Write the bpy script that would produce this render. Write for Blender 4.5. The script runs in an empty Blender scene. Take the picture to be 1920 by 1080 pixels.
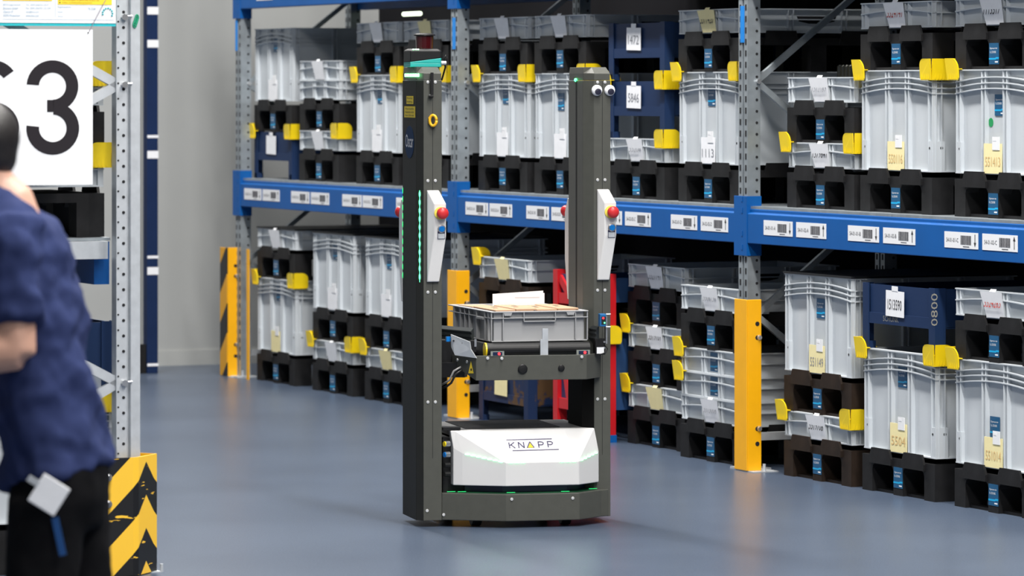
import bpy, bmesh, math, random
from mathutils import Vector, Matrix
random.seed(7)
PI = math.pi
scn = bpy.context.scene
COL = scn.collection

# ------------------------------------------------------------------ camera, world, lights
F = 7800.0      # focal length in pixels of the 1920 wide frame
H = 1.65        # eye height
HY = 170.0      # image row of the horizon
cam = bpy.data.cameras.new('camera'); camo = bpy.data.objects.new('camera', cam); COL.objects.link(camo)
camo.location = (0, 0, H); camo.rotation_euler = (PI/2, 0, 0)
cam.sensor_width = 36; cam.lens = F/1920*36; cam.shift_y = -(540-HY)/1920
cam.clip_end = 200; cam.clip_start = 0.1
cam.dof.use_dof = True; cam.dof.focus_distance = 16.3; cam.dof.aperture_fstop = 5.0
scn.camera = camo

world = bpy.data.worlds.new('hall_air'); scn.world = world; world.use_nodes = True
bgn = world.node_tree.nodes['Background']; bgn.inputs[0].default_value = (0.86, 0.93, 1.0, 1); bgn.inputs[1].default_value = 0.15

U = Vector((-3472.0, F)).normalized()           # rack direction, away from the camera
N = Vector((U.y, -U.x))                          # into the right-hand rack
O = Vector((1.0254, 18.18))                      # a point on the front plane of the stacked goods
def rk(a, s, z=0.0):
    p = O - U*a + N*s
    return Vector((p.x, p.y, z))
def a_px(px, s=0.0):
    k = (px-960)/F
    return (k*(O.y+N.y*s) - O.x - N.x*s)/(U.y*k - U.x)
RACK_ROT = math.atan2(-U.y, -U.x)

def area(name, loc, sx, sy, power, rotz=0.0, col=(1, 0.97, 0.93), tilt=0.0):
    l = bpy.data.lights.new(name, 'AREA'); l.shape = 'RECTANGLE'; l.size = sx; l.size_y = sy
    l.energy = power; l.color = col
    o = bpy.data.objects.new(name, l); COL.objects.link(o); o.location = loc; o.rotation_euler = (tilt, 0, rotz)
    return o
for i in range(7):                                # ceiling lamps in a row above the aisle
    area('ceiling_lamp_light', rk(10.5-3.1*i, -1.8, 7.0), 1.8, 0.5, 310, RACK_ROT)
for i in range(5):                                # second row of ceiling lamps, over the open hall behind the camera
    area('hall_lamp_light', rk(20.0-3.4*i, -4.6, 6.2), 1.8, 1.0, 165, RACK_ROT)
scn.view_settings.view_transform = 'Standard'; scn.view_settings.look = 'None'
scn.view_settings.exposure = 0.16; scn.view_settings.gamma = 1.0

# ------------------------------------------------------------------ materials
MATS = {}
def mat(name, col, rough=0.5, metal=0.0, var=0.06, scale=6.0, bump=0.0, bscale=200.0, spec=0.5, emit=None, estr=0.0, alpha=None, trans=0.0):
    if name in MATS: return MATS[name]
    m = bpy.data.materials.new(name); m.use_nodes = True
    nt = m.node_tree; b = nt.nodes['Principled BSDF']
    b.inputs['Roughness'].default_value = rough; b.inputs['Metallic'].default_value = metal
    b.inputs['Specular IOR Level'].default_value = spec
    c = (col[0], col[1], col[2], 1)
    tc = nt.nodes.new('ShaderNodeTexCoord')
    if var > 0:
        nz = nt.nodes.new('ShaderNodeTexNoise'); nz.inputs['Scale'].default_value = scale; nz.inputs['Detail'].default_value = 5
        rp = nt.nodes.new('ShaderNodeValToRGB')
        rp.color_ramp.elements[0].position = 0.3; rp.color_ramp.elements[1].position = 0.7
        rp.color_ramp.elements[0].color = tuple(x*(1-var) for x in col)+(1,)
        rp.color_ramp.elements[1].color = tuple(min(1, x*(1+var)) for x in col)+(1,)
        nt.links.new(tc.outputs['Object'], nz.inputs['Vector']); nt.links.new(nz.outputs['Fac'], rp.inputs['Fac'])
        nt.links.new(rp.outputs['Color'], b.inputs['Base Color'])
    else:
        b.inputs['Base Color'].default_value = c
    if bump > 0:
        n2 = nt.nodes.new('ShaderNodeTexNoise'); n2.inputs['Scale'].default_value = bscale; n2.inputs['Detail'].default_value = 3
        bp = nt.nodes.new('ShaderNodeBump'); bp.inputs['Strength'].default_value = bump; bp.inputs['Distance'].default_value = 0.002
        nt.links.new(tc.outputs['Object'], n2.inputs['Vector']); nt.links.new(n2.outputs['Fac'], bp.inputs['Height']); nt.links.new(bp.outputs['Normal'], b.inputs['Normal'])
    if emit:
        b.inputs['Emission Color'].default_value = emit+(1,); b.inputs['Emission Strength'].default_value = estr
    if trans: b.inputs['Transmission Weight'].default_value = trans
    MATS[name] = m
    return m

GREY = mat('bin_grey_plastic', (0.555, 0.592, 0.625), 0.42, var=0.04, scale=4, bump=0.05, bscale=90)
BLACKP = mat('black_recycled_plastic', (0.011, 0.011, 0.012), 0.6, spec=0.22, var=0.35, scale=14, bump=0.25, bscale=60)
BROWNP = mat('brown_recycled_plastic', (0.020, 0.0125, 0.0085), 0.6, spec=0.22, var=0.35, scale=14, bump=0.25, bscale=60)
YEL = mat('yellow_plastic', (0.90, 0.65, 0.008), 0.35, var=0.05)
YELP = mat('yellow_paint', (0.95, 0.45, 0.002), 0.42, var=0.04, scale=9)
BLUE = mat('blue_rack_paint', (0.0, 0.088, 0.33), 0.5, var=0.06, scale=5, spec=0.3)
NAVY = mat('navy_post_paint', (0.008, 0.022, 0.075), 0.6, spec=0.15, var=0.1)
GALV = mat('galvanised_steel', (0.36, 0.40, 0.43), 0.38, metal=0.55, var=0.14, scale=18, bump=0.05, bscale=40)
GALVF = mat('galvanised_sheet', (0.62, 0.65, 0.68), 0.42, metal=0.45, var=0.08, scale=25)
DARK = mat('dark_hole', (0.006, 0.006, 0.008), 0.8, var=0)
PAPER = mat('white_paper', (0.86, 0.87, 0.90), 0.7, var=0.03, scale=30)
PAPERY = mat('yellow_paper', (0.88, 0.78, 0.42), 0.7, var=0.03, scale=30)
STICK = mat('blue_sticker', (0.004, 0.085, 0.20), 0.4, var=0.0)
CYAN = mat('cyan_print', (0.0, 0.38, 0.72), 0.4, var=0)
WHITE = mat('white_print', (0.85, 0.86, 0.88), 0.5, var=0)
INKG = mat('grey_ink', (0.28, 0.29, 0.32), 0.7, var=0)
INKL = mat('label_ink', (0.07, 0.07, 0.08), 0.7, var=0)
INKK = mat('black_ink', (0.02, 0.02, 0.025), 0.7, var=0)
INKR = mat('red_ink', (0.45, 0.06, 0.05), 0.7, var=0)
INKO = mat('orange_ink', (0.72, 0.50, 0.22), 0.7, var=0)
INKB = mat('blue_ink', (0.05, 0.2, 0.45), 0.6, var=0)
LID = mat('dark_lid_plastic', (0.010, 0.011, 0.013), 0.5, spec=0.3, var=0.2)
GREEN = mat('green_sticker', (0.0, 0.33, 0.09), 0.4, var=0.05)
RED = mat('red_container_paint', (0.52, 0.006, 0.012), 0.42, var=0.1, scale=8)
ROB = mat('robot_grey_paint', (0.078, 0.080, 0.070), 0.5, spec=0.3, var=0.05, scale=30, bump=0.18, bscale=700)
ROBD = mat('robot_charcoal_paint', (0.024, 0.025, 0.024), 0.6, spec=0.1, var=0.05, scale=30, bump=0.18, bscale=700)
ROBW = mat('robot_white_paint', (0.72, 0.715, 0.71), 0.4, var=0.015, bump=0.05, bscale=500)
RBLK = mat('robot_black', (0.010, 0.010, 0.011), 0.45, spec=0.3, var=0.1)
STEEL = mat('bright_steel', (0.62, 0.62, 0.63), 0.28, metal=0.85, var=0.08)
REDB = mat('red_button', (0.62, 0.03, 0.035), 0.35, var=0.03)
YELB = mat('yellow_button_ring', (0.86, 0.72, 0.12), 0.4, var=0.03)
BLUB = mat('blue_button', (0.0, 0.17, 0.55), 0.3, var=0.03)
TURQ = mat('turquoise_plastic', (0.02, 0.42, 0.38), 0.4, var=0.04)
LENS = mat('dark_red_lens', (0.055, 0.004, 0.006), 0.12, var=0.1, spec=0.8)
LED = mat('green_led', (0.1, 0.6, 0.2), 0.4, var=0, emit=(0.05, 1.0, 0.22), estr=6.0)
LEDD = mat('dim_green_led', (0.02, 0.3, 0.1), 0.4, var=0, emit=(0.03, 0.8, 0.2), estr=1.4)
LEDW = mat('green_white_led', (0.5, 0.9, 0.6), 0.4, var=0, emit=(0.20, 1.0, 0.35), estr=7.0)
LEDR = mat('red_led', (0.5, 0.02, 0.02), 0.4, var=0, emit=(1.0, 0.03, 0.04), estr=2.5)
TUBE = mat('lamp_tube', (0.9, 0.95, 0.85), 0.4, var=0, emit=(0.85, 1.0, 0.72), estr=2.2)
TOTE = mat('tote_grey_plastic', (0.36, 0.365, 0.375), 0.5, var=0.04, bump=0.08, bscale=300)
CARD = mat('cardboard', (0.46, 0.28, 0.17), 0.8, var=0.06, scale=20)
SKIN = mat('skin', (0.56, 0.32, 0.235), 0.5, var=0.05, scale=12)
SHIRT = mat('navy_cotton', (0.026, 0.037, 0.105), 0.9, spec=0.1, var=0.12, scale=5, bump=0.2, bscale=400)
PANTS = mat('black_cotton', (0.005, 0.005, 0.006), 0.9, spec=0.1, var=0.25, scale=6)
HAIR = mat('dark_hair', (0.012, 0.010, 0.010), 0.5, var=0.3, scale=60, bump=0.5, bscale=150)
TEAL = mat('teal_print', (0.02, 0.50, 0.56), 0.5, var=0)
YBOX = mat('yellow_print', (0.92, 0.68, 0.06), 0.6, var=0, spec=0.1)
SIGNK = mat('charcoal_print', (0.026, 0.023, 0.027), 0.7, var=0, spec=0.1)

def nodes_of(m): return m.node_tree, m.node_tree.nodes['Principled BSDF']
# steel box paint with chipped edges
def chipped(name, base, chip, thr=0.63, sc=28):
    m = mat(name, base, 0.55, var=0, spec=0.2)
    nt, b = nodes_of(m)
    tc = nt.nodes.new('ShaderNodeTexCoord'); n1 = nt.nodes.new('ShaderNodeTexNoise'); n1.inputs['Scale'].default_value = sc; n1.inputs['Detail'].default_value = 8; n1.inputs['Roughness'].default_value = 0.75
    r = nt.nodes.new('ShaderNodeValToRGB'); e = r.color_ramp.elements
    e[0].position = thr; e[0].color = base+(1,); e[1].position = thr+0.03; e[1].color = chip+(1,)
    nt.links.new(tc.outputs['Object'], n1.inputs['Vector']); nt.links.new(n1.outputs['Fac'], r.inputs['Fac']); nt.links.new(r.outputs['Color'], b.inputs['Base Color'])
    return m
STEELBOX = chipped('blue_steel_box_paint', (0.010, 0.028, 0.085), (0.20, 0.16, 0.08), 0.66, 26)
RUSTBOX = chipped('rusty_blue_box_paint', (0.012, 0.026, 0.075), (0.10, 0.055, 0.025), 0.55, 4)

# floor
FLOOR = mat('speckled_blue_floor', (0.15, 0.19, 0.27), 0.30, var=0)
nt, b = nodes_of(FLOOR)
tc = nt.nodes.new('ShaderNodeTexCoord')
n1 = nt.nodes.new('ShaderNodeTexNoise'); n1.inputs['Scale'].default_value = 160; n1.inputs['Detail'].default_value = 4
n2 = nt.nodes.new('ShaderNodeTexNoise'); n2.inputs['Scale'].default_value = 1.2; n2.inputs['Detail'].default_value = 5
mx = nt.nodes.new('ShaderNodeMath'); mx.operation = 'MULTIPLY_ADD'; mx.inputs[1].default_value = 0.35
nt.links.new(tc.outputs['Object'], n1.inputs['Vector']); nt.links.new(tc.outputs['Object'], n2.inputs['Vector'])
nt.links.new(n2.outputs['Fac'], mx.inputs[0]); nt.links.new(n1.outputs['Fac'], mx.inputs[2])
r = nt.nodes.new('ShaderNodeValToRGB'); e = r.color_ramp.elements
e[0].position = 0.45; e[0].color = (0.036, 0.052, 0.085, 1); e[1].position = 0.95; e[1].color = (0.098, 0.130, 0.190, 1)
nt.links.new(mx.outputs[0], r.inputs['Fac']); nt.links.new(r.outputs['Color'], b.inputs['Base Color'])
bp = nt.nodes.new('ShaderNodeBump'); bp.inputs['Strength'].default_value = 0.12; bp.inputs['Distance'].default_value = 0.003
nt.links.new(n1.outputs['Fac'], bp.inputs['Height']); nt.links.new(bp.outputs['Normal'], b.inputs['Normal'])

def stripes(name, apex, k, period, yel, wear, off=0.0):
    """black and yellow painted chevrons; apex = local x of the chevron point"""
    m = mat(name, (0.9, 0.5, 0.02), 0.45, var=0)
    nt, b = nodes_of(m)
    tc = nt.nodes.new('ShaderNodeTexCoord'); sp = nt.nodes.new('ShaderNodeSeparateXYZ'); nt.links.new(tc.outputs['Object'], sp.inputs[0])
    def M(op, a, bb=None, c=None):
        n = nt.nodes.new('ShaderNodeMath'); n.operation = op
        for i, x in enumerate((a, bb, c)):
            if x is None: continue
            if isinstance(x, (int, float)): n.inputs[i].default_value = x
            else: nt.links.new(x, n.inputs[i])
        return n.outputs[0]
    d = M('ABSOLUTE', M('SUBTRACT', sp.outputs['X'], apex))
    d = M('MINIMUM', M('MULTIPLY', d, k), M('ADD', d, (k-1.0)*max(0.0, apex-0.022)))
    v = M('ADD', sp.outputs['Z'], d)
    fr = M('FRACT', M('DIVIDE', M('ADD', v, off), period))
    st = M('GREATER_THAN', fr, 0.5)
    nz = nt.nodes.new('ShaderNodeTexNoise'); nz.inputs['Scale'].default_value = 30; nz.inputs['Detail'].default_value = 6
    mp = nt.nodes.new('ShaderNodeMapping'); mp.inputs['Scale'].default_value = (0.4, 0.4, 2.6)
    nt.links.new(tc.outputs['Object'], mp.inputs[0]); nt.links.new(mp.outputs[0], nz.inputs['Vector'])
    keep = M('LESS_THAN', nz.outputs['Fac'], wear)
    fac = M('MULTIPLY', st, keep)
    mixn = nt.nodes.new('ShaderNodeMix'); mixn.data_type = 'RGBA'
    mixn.inputs['A'].default_value = yel+(1,); mixn.inputs['B'].default_value = (0.008, 0.008, 0.009, 1)
    nt.links.new(fac, mixn.inputs['Factor']); nt.links.new(mixn.outputs['Result'], b.inputs['Base Color'])
    return m

# ------------------------------------------------------------------ mesh builder
class MB:
    def __init__(self): self.v = []; self.f = []
    def add(self, vs, fs):
        o = len(self.v); self.v += [tuple(p) for p in vs]; self.f += [tuple(i+o for i in q) for q in fs]; return self
    def box(self, x0, x1, y0, y1, z0, z1):
        return self.add([(x0,y0,z0),(x1,y0,z0),(x1,y1,z0),(x0,y1,z0),(x0,y0,z1),(x1,y0,z1),(x1,y1,z1),(x0,y1,z1)],
                        [(0,3,2,1),(4,5,6,7),(0,1,5,4),(1,2,6,5),(2,3,7,6),(3,0,4,7)])
    def rings(self, rs, cap=True):
        n = len(rs[0]); vs = [p for r_ in rs for p in r_]; fs = []
        for k in range(len(rs)-1):
            for i in range(n):
                j = (i+1) % n
                fs.append((k*n+i, k*n+j, (k+1)*n+j, (k+1)*n+i))
        if cap: fs.append(tuple(reversed(range(n)))); fs.append(tuple((len(rs)-1)*n+i for i in range(n)))
        return self.add(vs, fs)
    def prism(self, poly, z0, z1):
        return self.rings([[(x, y, z0) for x, y in poly], [(x, y, z1) for x, y in poly]])
    def prismy(self, poly, y0, y1):
        return self.rings([[(x, y0, z) for x, z in poly], [(x, y1, z) for x, z in poly]])
    def prismx(self, poly, x0, x1):
        return self.rings([[(x0, y, z) for y, z in poly], [(x1, y, z) for y, z in poly]])
    def cyl(self, p0, p1, r0, r1=None, n=14):
        r1 = r0 if r1 is None else r1
        p0 = Vector(p0); p1 = Vector(p1); d = (p1-p0).normalized()
        a = d.orthogonal().normalized(); c = d.cross(a)
        ring = lambda p, r_: [p + a*(r_*math.cos(2*PI*i/n)) + c*(r_*math.sin(2*PI*i/n)) for i in range(n)]
        return self.rings([ring(p0, r0), ring(p1, r1)])
    def lathe(self, prof, c=(0,0,0), n=24, sx=1.0, sy=1.0):
        return self.rings([[(c[0]+r_*sx*math.cos(2*PI*i/n), c[1]+r_*sy*math.sin(2*PI*i/n), c[2]+z) for i in range(n)] for r_, z in prof])
    def tube(self, pts, r, n=8):
        pts = [Vector(p) for p in pts]; rs = []
        rad = r if isinstance(r, (list, tuple)) else [r]*len(pts)
        up = None
        for i, p in enumerate(pts):
            d = (pts[min(i+1, len(pts)-1)]-pts[max(i-1, 0)]).normalized()
            if up is None: up = d.orthogonal().normalized()
            a = (up - d*up.dot(d)).normalized(); up = a; c = d.cross(a)
            rr = rad[i] if isinstance(rad[i], (list, tuple)) else (rad[i], rad[i])
            rs.append([p + a*(rr[0]*math.cos(2*PI*k/n)) + c*(rr[1]*math.sin(2*PI*k/n)) for k in range(n)])
        return self.rings(rs)
    def bar(self, p0, p1, w, h):
        p0 = Vector(p0); p1 = Vector(p1); d = (p1-p0).normalized()
        side = d.cross(Vector((0,0,1)))
        side = Vector((1,0,0)) if side.length < 1e-4 else side.normalized()
        up = side.cross(d)
        q = lambda p: [p-side*w/2-up*h/2, p+side*w/2-up*h/2, p+side*w/2+up*h/2, p-side*w/2+up*h/2]
        return self.rings([q(p0), q(p1)])
    def ball(self, c, r, nu=14, nv=9):
        if not isinstance(r, (tuple, list)): r = (r, r, r)
        rs = []
        for k in range(1, nv):
            t = PI*k/nv
            rs.append([(c[0]+r[0]*math.sin(t)*math.cos(2*PI*i/nu), c[1]+r[1]*math.sin(t)*math.sin(2*PI*i/nu), c[2]-r[2]*math.cos(t)) for i in range(nu)])
        return self.rings(rs)
    def mesh(self, name, m, smooth=False):
        me = bpy.data.meshes.new(name); me.from_pydata(self.v, [], self.f)
        bm = bmesh.new(); bm.from_mesh(me); bmesh.ops.recalc_face_normals(bm, faces=bm.faces); bm.to_mesh(me); bm.free()
        if m: me.materials.append(m)
        if smooth:
            for p in me.polygons: p.use_smooth = True
        return me
    def build(self, name, m, parent=None, smooth=False, bevel=0.0, loc=(0,0,0), rot=(0,0,0)):
        o = put(name, self.mesh(name, m, smooth), parent, loc, rot)
        if bevel:
            bv = o.modifiers.new('edge', 'BEVEL'); bv.width = bevel; bv.segments = 2; bv.limit_method = 'ANGLE'; bv.angle_limit = 0.6
        return o
def put(name, me, parent=None, loc=(0,0,0), rot=(0,0,0), scale=(1,1,1)):
    o = bpy.data.objects.new(name, me); COL.objects.link(o)
    o.parent = parent; o.location = loc; o.rotation_euler = rot; o.scale = scale
    return o
def tag(o, label, cat, group=None):
    o['label'] = label; o['category'] = cat
    if group: o['group'] = group
    return o
def thing(name, label, cat, loc=(0,0,0), rz=0.0, group=None):
    o = bpy.data.objects.new(name, None); COL.objects.link(o); o.empty_display_size = 0.1
    o.location = loc; o.rotation_euler = (0, 0, rz)
    return tag(o, label, cat, group)
def struct(o): o['kind'] = 'structure'; return o
CACHE = {}
def cached(key, fn):
    if key not in CACHE: CACHE[key] = fn()
    return CACHE[key]

def text_mesh(s, m, key=None):
    k = ('text', s, m.name)
    if k in CACHE: return CACHE[k]
    cu = bpy.data.curves.new('text', 'FONT'); cu.body = s; cu.resolution_u = 2; cu.extrude = 0.0
    ob = bpy.data.objects.new('text', cu); COL.objects.link(ob)
    dg = bpy.context.evaluated_depsgraph_get(); dg.update()
    me = bpy.data.meshes.new_from_object(ob.evaluated_get(dg))
    bpy.data.objects.remove(ob)
    xs = [v.co.x for v in me.vertices]; ys = [v.co.y for v in me.vertices]
    x0, x1, y0, y1 = min(xs), max(xs), min(ys), max(ys)
    for v in me.vertices: v.co = ((v.co.x-x0)/(x1-x0), (v.co.y-y0)/(y1-y0), 0)   # unit box
    me.materials.clear(); me.materials.append(m); me.name = 'lettering'
    CACHE[k] = me
    return me
def text(name, s, m, parent, x, y, z, w, h, rot=(PI/2, 0, 0)):
    return put(name, text_mesh(s, m), parent, (x, y, z), rot, (w, h, 1))

# ------------------------------------------------------------------ the setting
mb = MB(); mb.add([(-14,-4,0),(16,-4,0),(16,40,0),(-14,40,0)], [(0,1,2,3)])
struct(mb.build('floor', FLOOR))
TW = 7.45                                         # end wall, this far along the rack
WALL = mat('grey_plaster_wall', (0.40, 0.41, 0.405), 0.8, var=0.03, scale=2, bump=0.1, bscale=120)
def slab(name, a0, s0, a1, s1, z0, z1, th, m):
    p0 = rk(a0, s0); p1 = rk(a1, s1); d = (p1-p0).normalized(); q = Vector((-d.y, d.x, 0))*th
    mb = MB(); mb.prism([(p0.x,p0.y),(p1.x,p1.y),(p1.x+q.x,p1.y+q.y),(p0.x+q.x,p0.y+q.y)], z0, z1)
    return struct(mb.build(name, m))
slab('wall_back', -TW, -9, -TW, 9, 0, 8, 0.2, WALL)
slab('baseboard_back', -TW+0.012, -9, -TW+0.012, 9, 0, 0.09, 0.012, mat('wall_skirting', (0.42, 0.43, 0.42), 0.6, var=0.05))
SHADE = mat('rear_shade_black', (0.012, 0.012, 0.014), 0.9, spec=0.05, var=0.15, scale=2)  # near-black base colour paints in the shade behind the rack
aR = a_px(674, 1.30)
slab('rear_shade_sheet', 14, 1.30, aR, 1.30, 0, 3.2, -0.1, SHADE)  # added dark sheet standing for the unlit space behind the rack

# ------------------------------------------------------------------ right-hand rack
GUARD_H = 0.745
aA, aB, aC = a_px(1385, -0.02), a_px(846, -0.02), a_px(442, -0.02)
UPW, UPD = 0.086, 0.062
rack = thing('pallet_rack', 'long galvanised and blue pallet rack full of stacked bins on the right', 'rack', rk(0, 0, 0), RACK_ROT)
def upright(parent, x, y, h, front_holes=True, name='upright'):
    mb = MB()
    w, d, t = UPW, UPD, 0.012
    mb.box(x, x+w*0.40, y, y+d, 0, h); mb.box(x+w*0.60, x+w, y, y+d, 0, h); mb.box(x+w*0.4, x+w*0.6, y+0.02, y+d, 0, h)
    up = mb.build(name, GALV, parent)
    hb = MB(); z = 0.1
    while z < h-0.05:
        for cx in (x+w*0.2, x+w*0.8):
            hb.box(cx-0.006, cx+0.006, y-0.0012, y+0.002, z, z+0.026)
        hb.cyl((x+w-0.002, y+d*0.72, z+0.01), (x+w+0.0012, y+d*0.72, z+0.01), 0.0065, n=8)
        z += 0.05
    hb.build('perforation', DARK, up)['kind'] = 'stuff'
    return up
for a in (aA, aB, aC):
    upright(rack, a, -0.02, 3.0)
    upright(rack, a, 0.66, 3.0)
    mb = MB()
    for z0, z1, d in ((0.67, 1.18, 1), (1.69, 1.18, 1), (1.69, 2.2, 1), (0.67, 0.16, 1)):
        q = MB(); q.bar((a+UPW*0.75, 0.03, z0), (a+UPW*0.75, 0.69, z1), 0.022, 0.026); q.build('diagonal_brace', GALV, rack)
    q = MB(); q.bar((a+UPW*0.75, 0.03, 0.14), (a+UPW*0.75, 0.69, 0.14), 0.03, 0.034); q.build('cross_brace', GALVF, rack)
    for z in (0.67, 1.69):
        q = MB(); q.cyl((a+UPW, 0.03, z), (a+UPW+0.014, 0.03, z), 0.011, n=8); q.build('bolt', STEEL, rack)
    q = MB(); q.box(a-0.004, a+UPW+0.05, -0.06, 0.07, 0, 0.008); q.cyl((a+UPW+0.03,-0.02,0.008),(a+UPW+0.03,-0.02,0.04),0.008,n=8); q.build('foot_plate', GALVF, rack)
for a in (aA, aB):
    q = MB(); q.box(a+0.022, a+0.055, -0.0235, -0.0205, 1.86, 2.02); q.build('blue_tape', mat('blue_tape', (0.0, 0.22, 0.68), 0.45, var=0.05), rack)
q = MB(); q.box(aC+0.0, aC+0.03, -0.0235, -0.0205, 1.88, 2.06); q.build('blue_tape', MATS['blue_tape'], rack)

def barcode_label(parent, x, y, z, w, h, s, up):
    lb = cached(('bl',), lambda: MB().box(0, 1, -0.0015, 0, 0, 1).mesh('beam_label', WHITE))
    l = put('beam_label', lb, parent, (x, y, z), (0, 0, 0), (w, 1, h))
    def bars():
        mb = MB(); xx = 0.49; rnd = random.Random(3)
        while xx < 0.80:
            t = rnd.choice((0.008, 0.012, 0.018)); mb.box(xx, xx+t, -0.0022, -0.0016, 0.24, 0.80); xx += t+rnd.choice((0.007, 0.011))
        mb.box(0.56, 0.74, -0.0022, -0.0016, 0.10, 0.14)
        return mb.mesh('barcode', INKL)
    put('barcode', cached(('bars',), bars), l)
    def arrow(): 
        mb = MB(); mb.prismy([(0.905,0.15),(0.92,0.15),(0.92,0.65),(0.945,0.65),(0.912,0.92),(0.88,0.65),(0.905,0.65)], -0.0022, -0.0016); return mb.mesh('arrow', INKK)
    put('arrow', cached(('arrow',), arrow), l, (0, 0, 0 if up else 1.05), (0, 0, 0), (1, 1, 1 if up else -1))
    put('lettering', text_mesh(s, INKL), l, (0.06, -0.002, 0.36), (PI/2, 0, 0), (0.36, 0.26, 1))
def beam(x0, x1, z0, z1, labels):
    mb = MB()
    mb.prismx([(-0.025,z0),(0.03,z0),(0.03,z1),(-0.012,z1),(-0.012,z1-0.016),(-0.025,z1-0.02)], x0, x1)
    bmo = mb.build('beam', BLUE, rack, bevel=0.003)
    for (p0, p1, s, up) in labels:
        b0 = a_px(p0, -0.026); b1 = a_px(p1, -0.026)
        barcode_label(bmo, b0, -0.0252, (z0+z1)/2-0.033, b1-b0, 0.064, s, up)
    q = MB(); q.prismx([(0.70,z0),(0.755,z0),(0.755,z1),(0.70,z1)], x0, x1); q.build('beam', BLUE, rack)
ZB0, ZB1 = 0.985, 1.135
xEnd = a_px(2150, 0)
def names(bay, lets): return [f'S4-{bay:02d}-{l}-{c}' for c in lets for l in ('01', '02')]
def lab(pxs, nm): return [(p0, p1, s, s[6:8] == '02') for (p0, p1), s in zip(pxs, nm)]
L1 = lab([(1432,1486),(1493,1549),(1590,1648),(1656,1716),(1771,1834),(1842,1908)], names(1, 'ABC'))
L2 = lab([(873,915),(918,960),(987,1029),(1034,1076),(1120,1166),(1172,1220),(1258,1307),(1314,1365)], names(2, 'ABCD'))
L3 = lab([(458,490),(492.5,524),(546,580),(583,617),(642,678),(680,717),(743,780),(784,824)], names(3, 'ABCD'))
for z0, z1, LL in ((ZB0, ZB1, (L1, L2, L3)), (2.12, 2.27, ((), (), lab([(481,511),(571,601)], names(3, 'AB'))))):
    beam(aA+UPW, xEnd, z0, z1, LL[0]); beam(aB+UPW, aA, z0, z1, LL[1]); beam(aC+UPW, aB, z0, z1, LL[2])
    for a in (aA, aB, aC):
        q = MB(); q.box(a-0.03, a+UPW+0.004, -0.028, -0.0215, z0-0.055, z1+0.055); q.box(a+UPW+0.001, a+UPW+0.006, -0.028, 0.045, z0-0.055, z1+0.055)
        for zz in (z0-0.03, z0+0.03, z1-0.02, z1+0.03):
            q.box(a+UPW*0.5, a+UPW*0.5+0.01, -0.030, -0.028, zz, zz+0.025)
        q.build('beam_connector', BLUE, rack, bevel=0.002)
    # galvanised deck panels, one per bay, and the support rails below
    for x0, x1 in ((aA+UPW, xEnd), (aB+UPW, aA), (aC+UPW, aB)):
        n = 5; w = (x1-x0)/n
        for i in range(n):
            q = MB(); q.box(x0+i*w+0.002, x0+(i+1)*w-0.002, -0.008, 0.76 if x0 < aB else 1.29, z1+0.0005, z1+0.012); q.build('deck_panel', GALV, rack)

# post guards
def guard(px, label, striped=False, s=-0.082, wl=0.118, wr=0.072):
    a = a_px(px, s)
    m = YELP if not striped else stripes('guard_stripes', 0.5, 1.2, 0.34, (0.75, 0.36, 0.01), 0.9)
    t = thing('post_guard', label, 'post guard', rk(a, s, 0), RACK_ROT, 'yellow guards in front of rack posts')
    q = MB(); q.box(-wl, 0, 0, 0.006, 0.004, GUARD_H); q.build('front_plate', m, t, bevel=0.002)
    q = MB(); q.box(-0.006, 0.0, 0.0062, wr, 0.004, GUARD_H); q.build('side_plate', YELP, t, bevel=0.002)
    for z in (0.12, 0.185, 0.58, 0.64):
        q = MB(); q.cyl((0, wr*0.72, z), (0.0015, wr*0.72, z), 0.010, n=10); q.build('slot_hole', DARK, t)
    for z in (0.185, 0.58):
        q = MB(); q.cyl((0, wr*0.85, z), (0.010, wr*0.85, z), 0.013, 0.009, n=10); q.build('bolt', STEEL, t)
    q = MB(); q.box(-wl, 0.05, 0.006, 0.13, 0, 0.004); q.cyl((0.03,0.07,0.004),(0.03,0.07,0.035),0.007,n=8); q.build('base_plate', GALVF, t)
guard(1400, 'tall plain yellow steel guard at the nearest rack post')
guard(856, 'plain yellow steel guard seen between the robot columns')
guard(425.5, 'black striped yellow guard at the far end rack post', True)
q = MB(); q.box(0, 0.038, 0, 0.005, 0, 0.745)
o = q.build('guard_plate', YELP, None, loc=rk(a_px(462, -0.05), -0.05), rot=(0,0,RACK_ROT)); tag(o, 'narrow orange yellow plate right of the far end rack post', 'post guard')

# ------------------------------------------------------------------ stacked goods
W, D = 0.60, 0.80
HP, HT, HS, HB, HR = 0.172, 0.415, 0.108, 0.270, 0.44
def pallet_mesh(m):
    mb = MB()
    mb.box(0, W, 0, D, 0.118, 0.150)
    for x0, x1 in ((0, 0.085), (0.262, 0.340), (0.515, W)):
        for y0, y1 in ((0, 0.10), (0.36, 0.44), (0.70, D)):
            mb.box(x0, x1, y0, y1, 0, 0.118)
    for x0, x1 in ((0.085, 0.262), (0.340, 0.515)):       # rounded window tops
        for y0, y1 in ((0, 0.06), (0.74, D)):
            for sx, xx in ((1, x0), (-1, x1)):
                mb.prismy([(xx, 0.119), (xx, 0.095), (xx+sx*0.007, 0.110), (xx+sx*0.022, 0.119)], y0, y1)
    mb.box(0.02, W-0.02, 0.02, 0.06, 0, 0.012); mb.box(0.02, W-0.02, D-0.06, D-0.02, 0, 0.012)
    return mb.mesh('pallet_body', m)
def lug_mesh(m):
    return MB().prismy([(0, -0.032), (0.18, -0.032), (0.18, -0.006), (0.163, 0.032), (0.017, 0.032), (0, -0.006)], -0.010, 0.0).mesh('lug', m)
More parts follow.
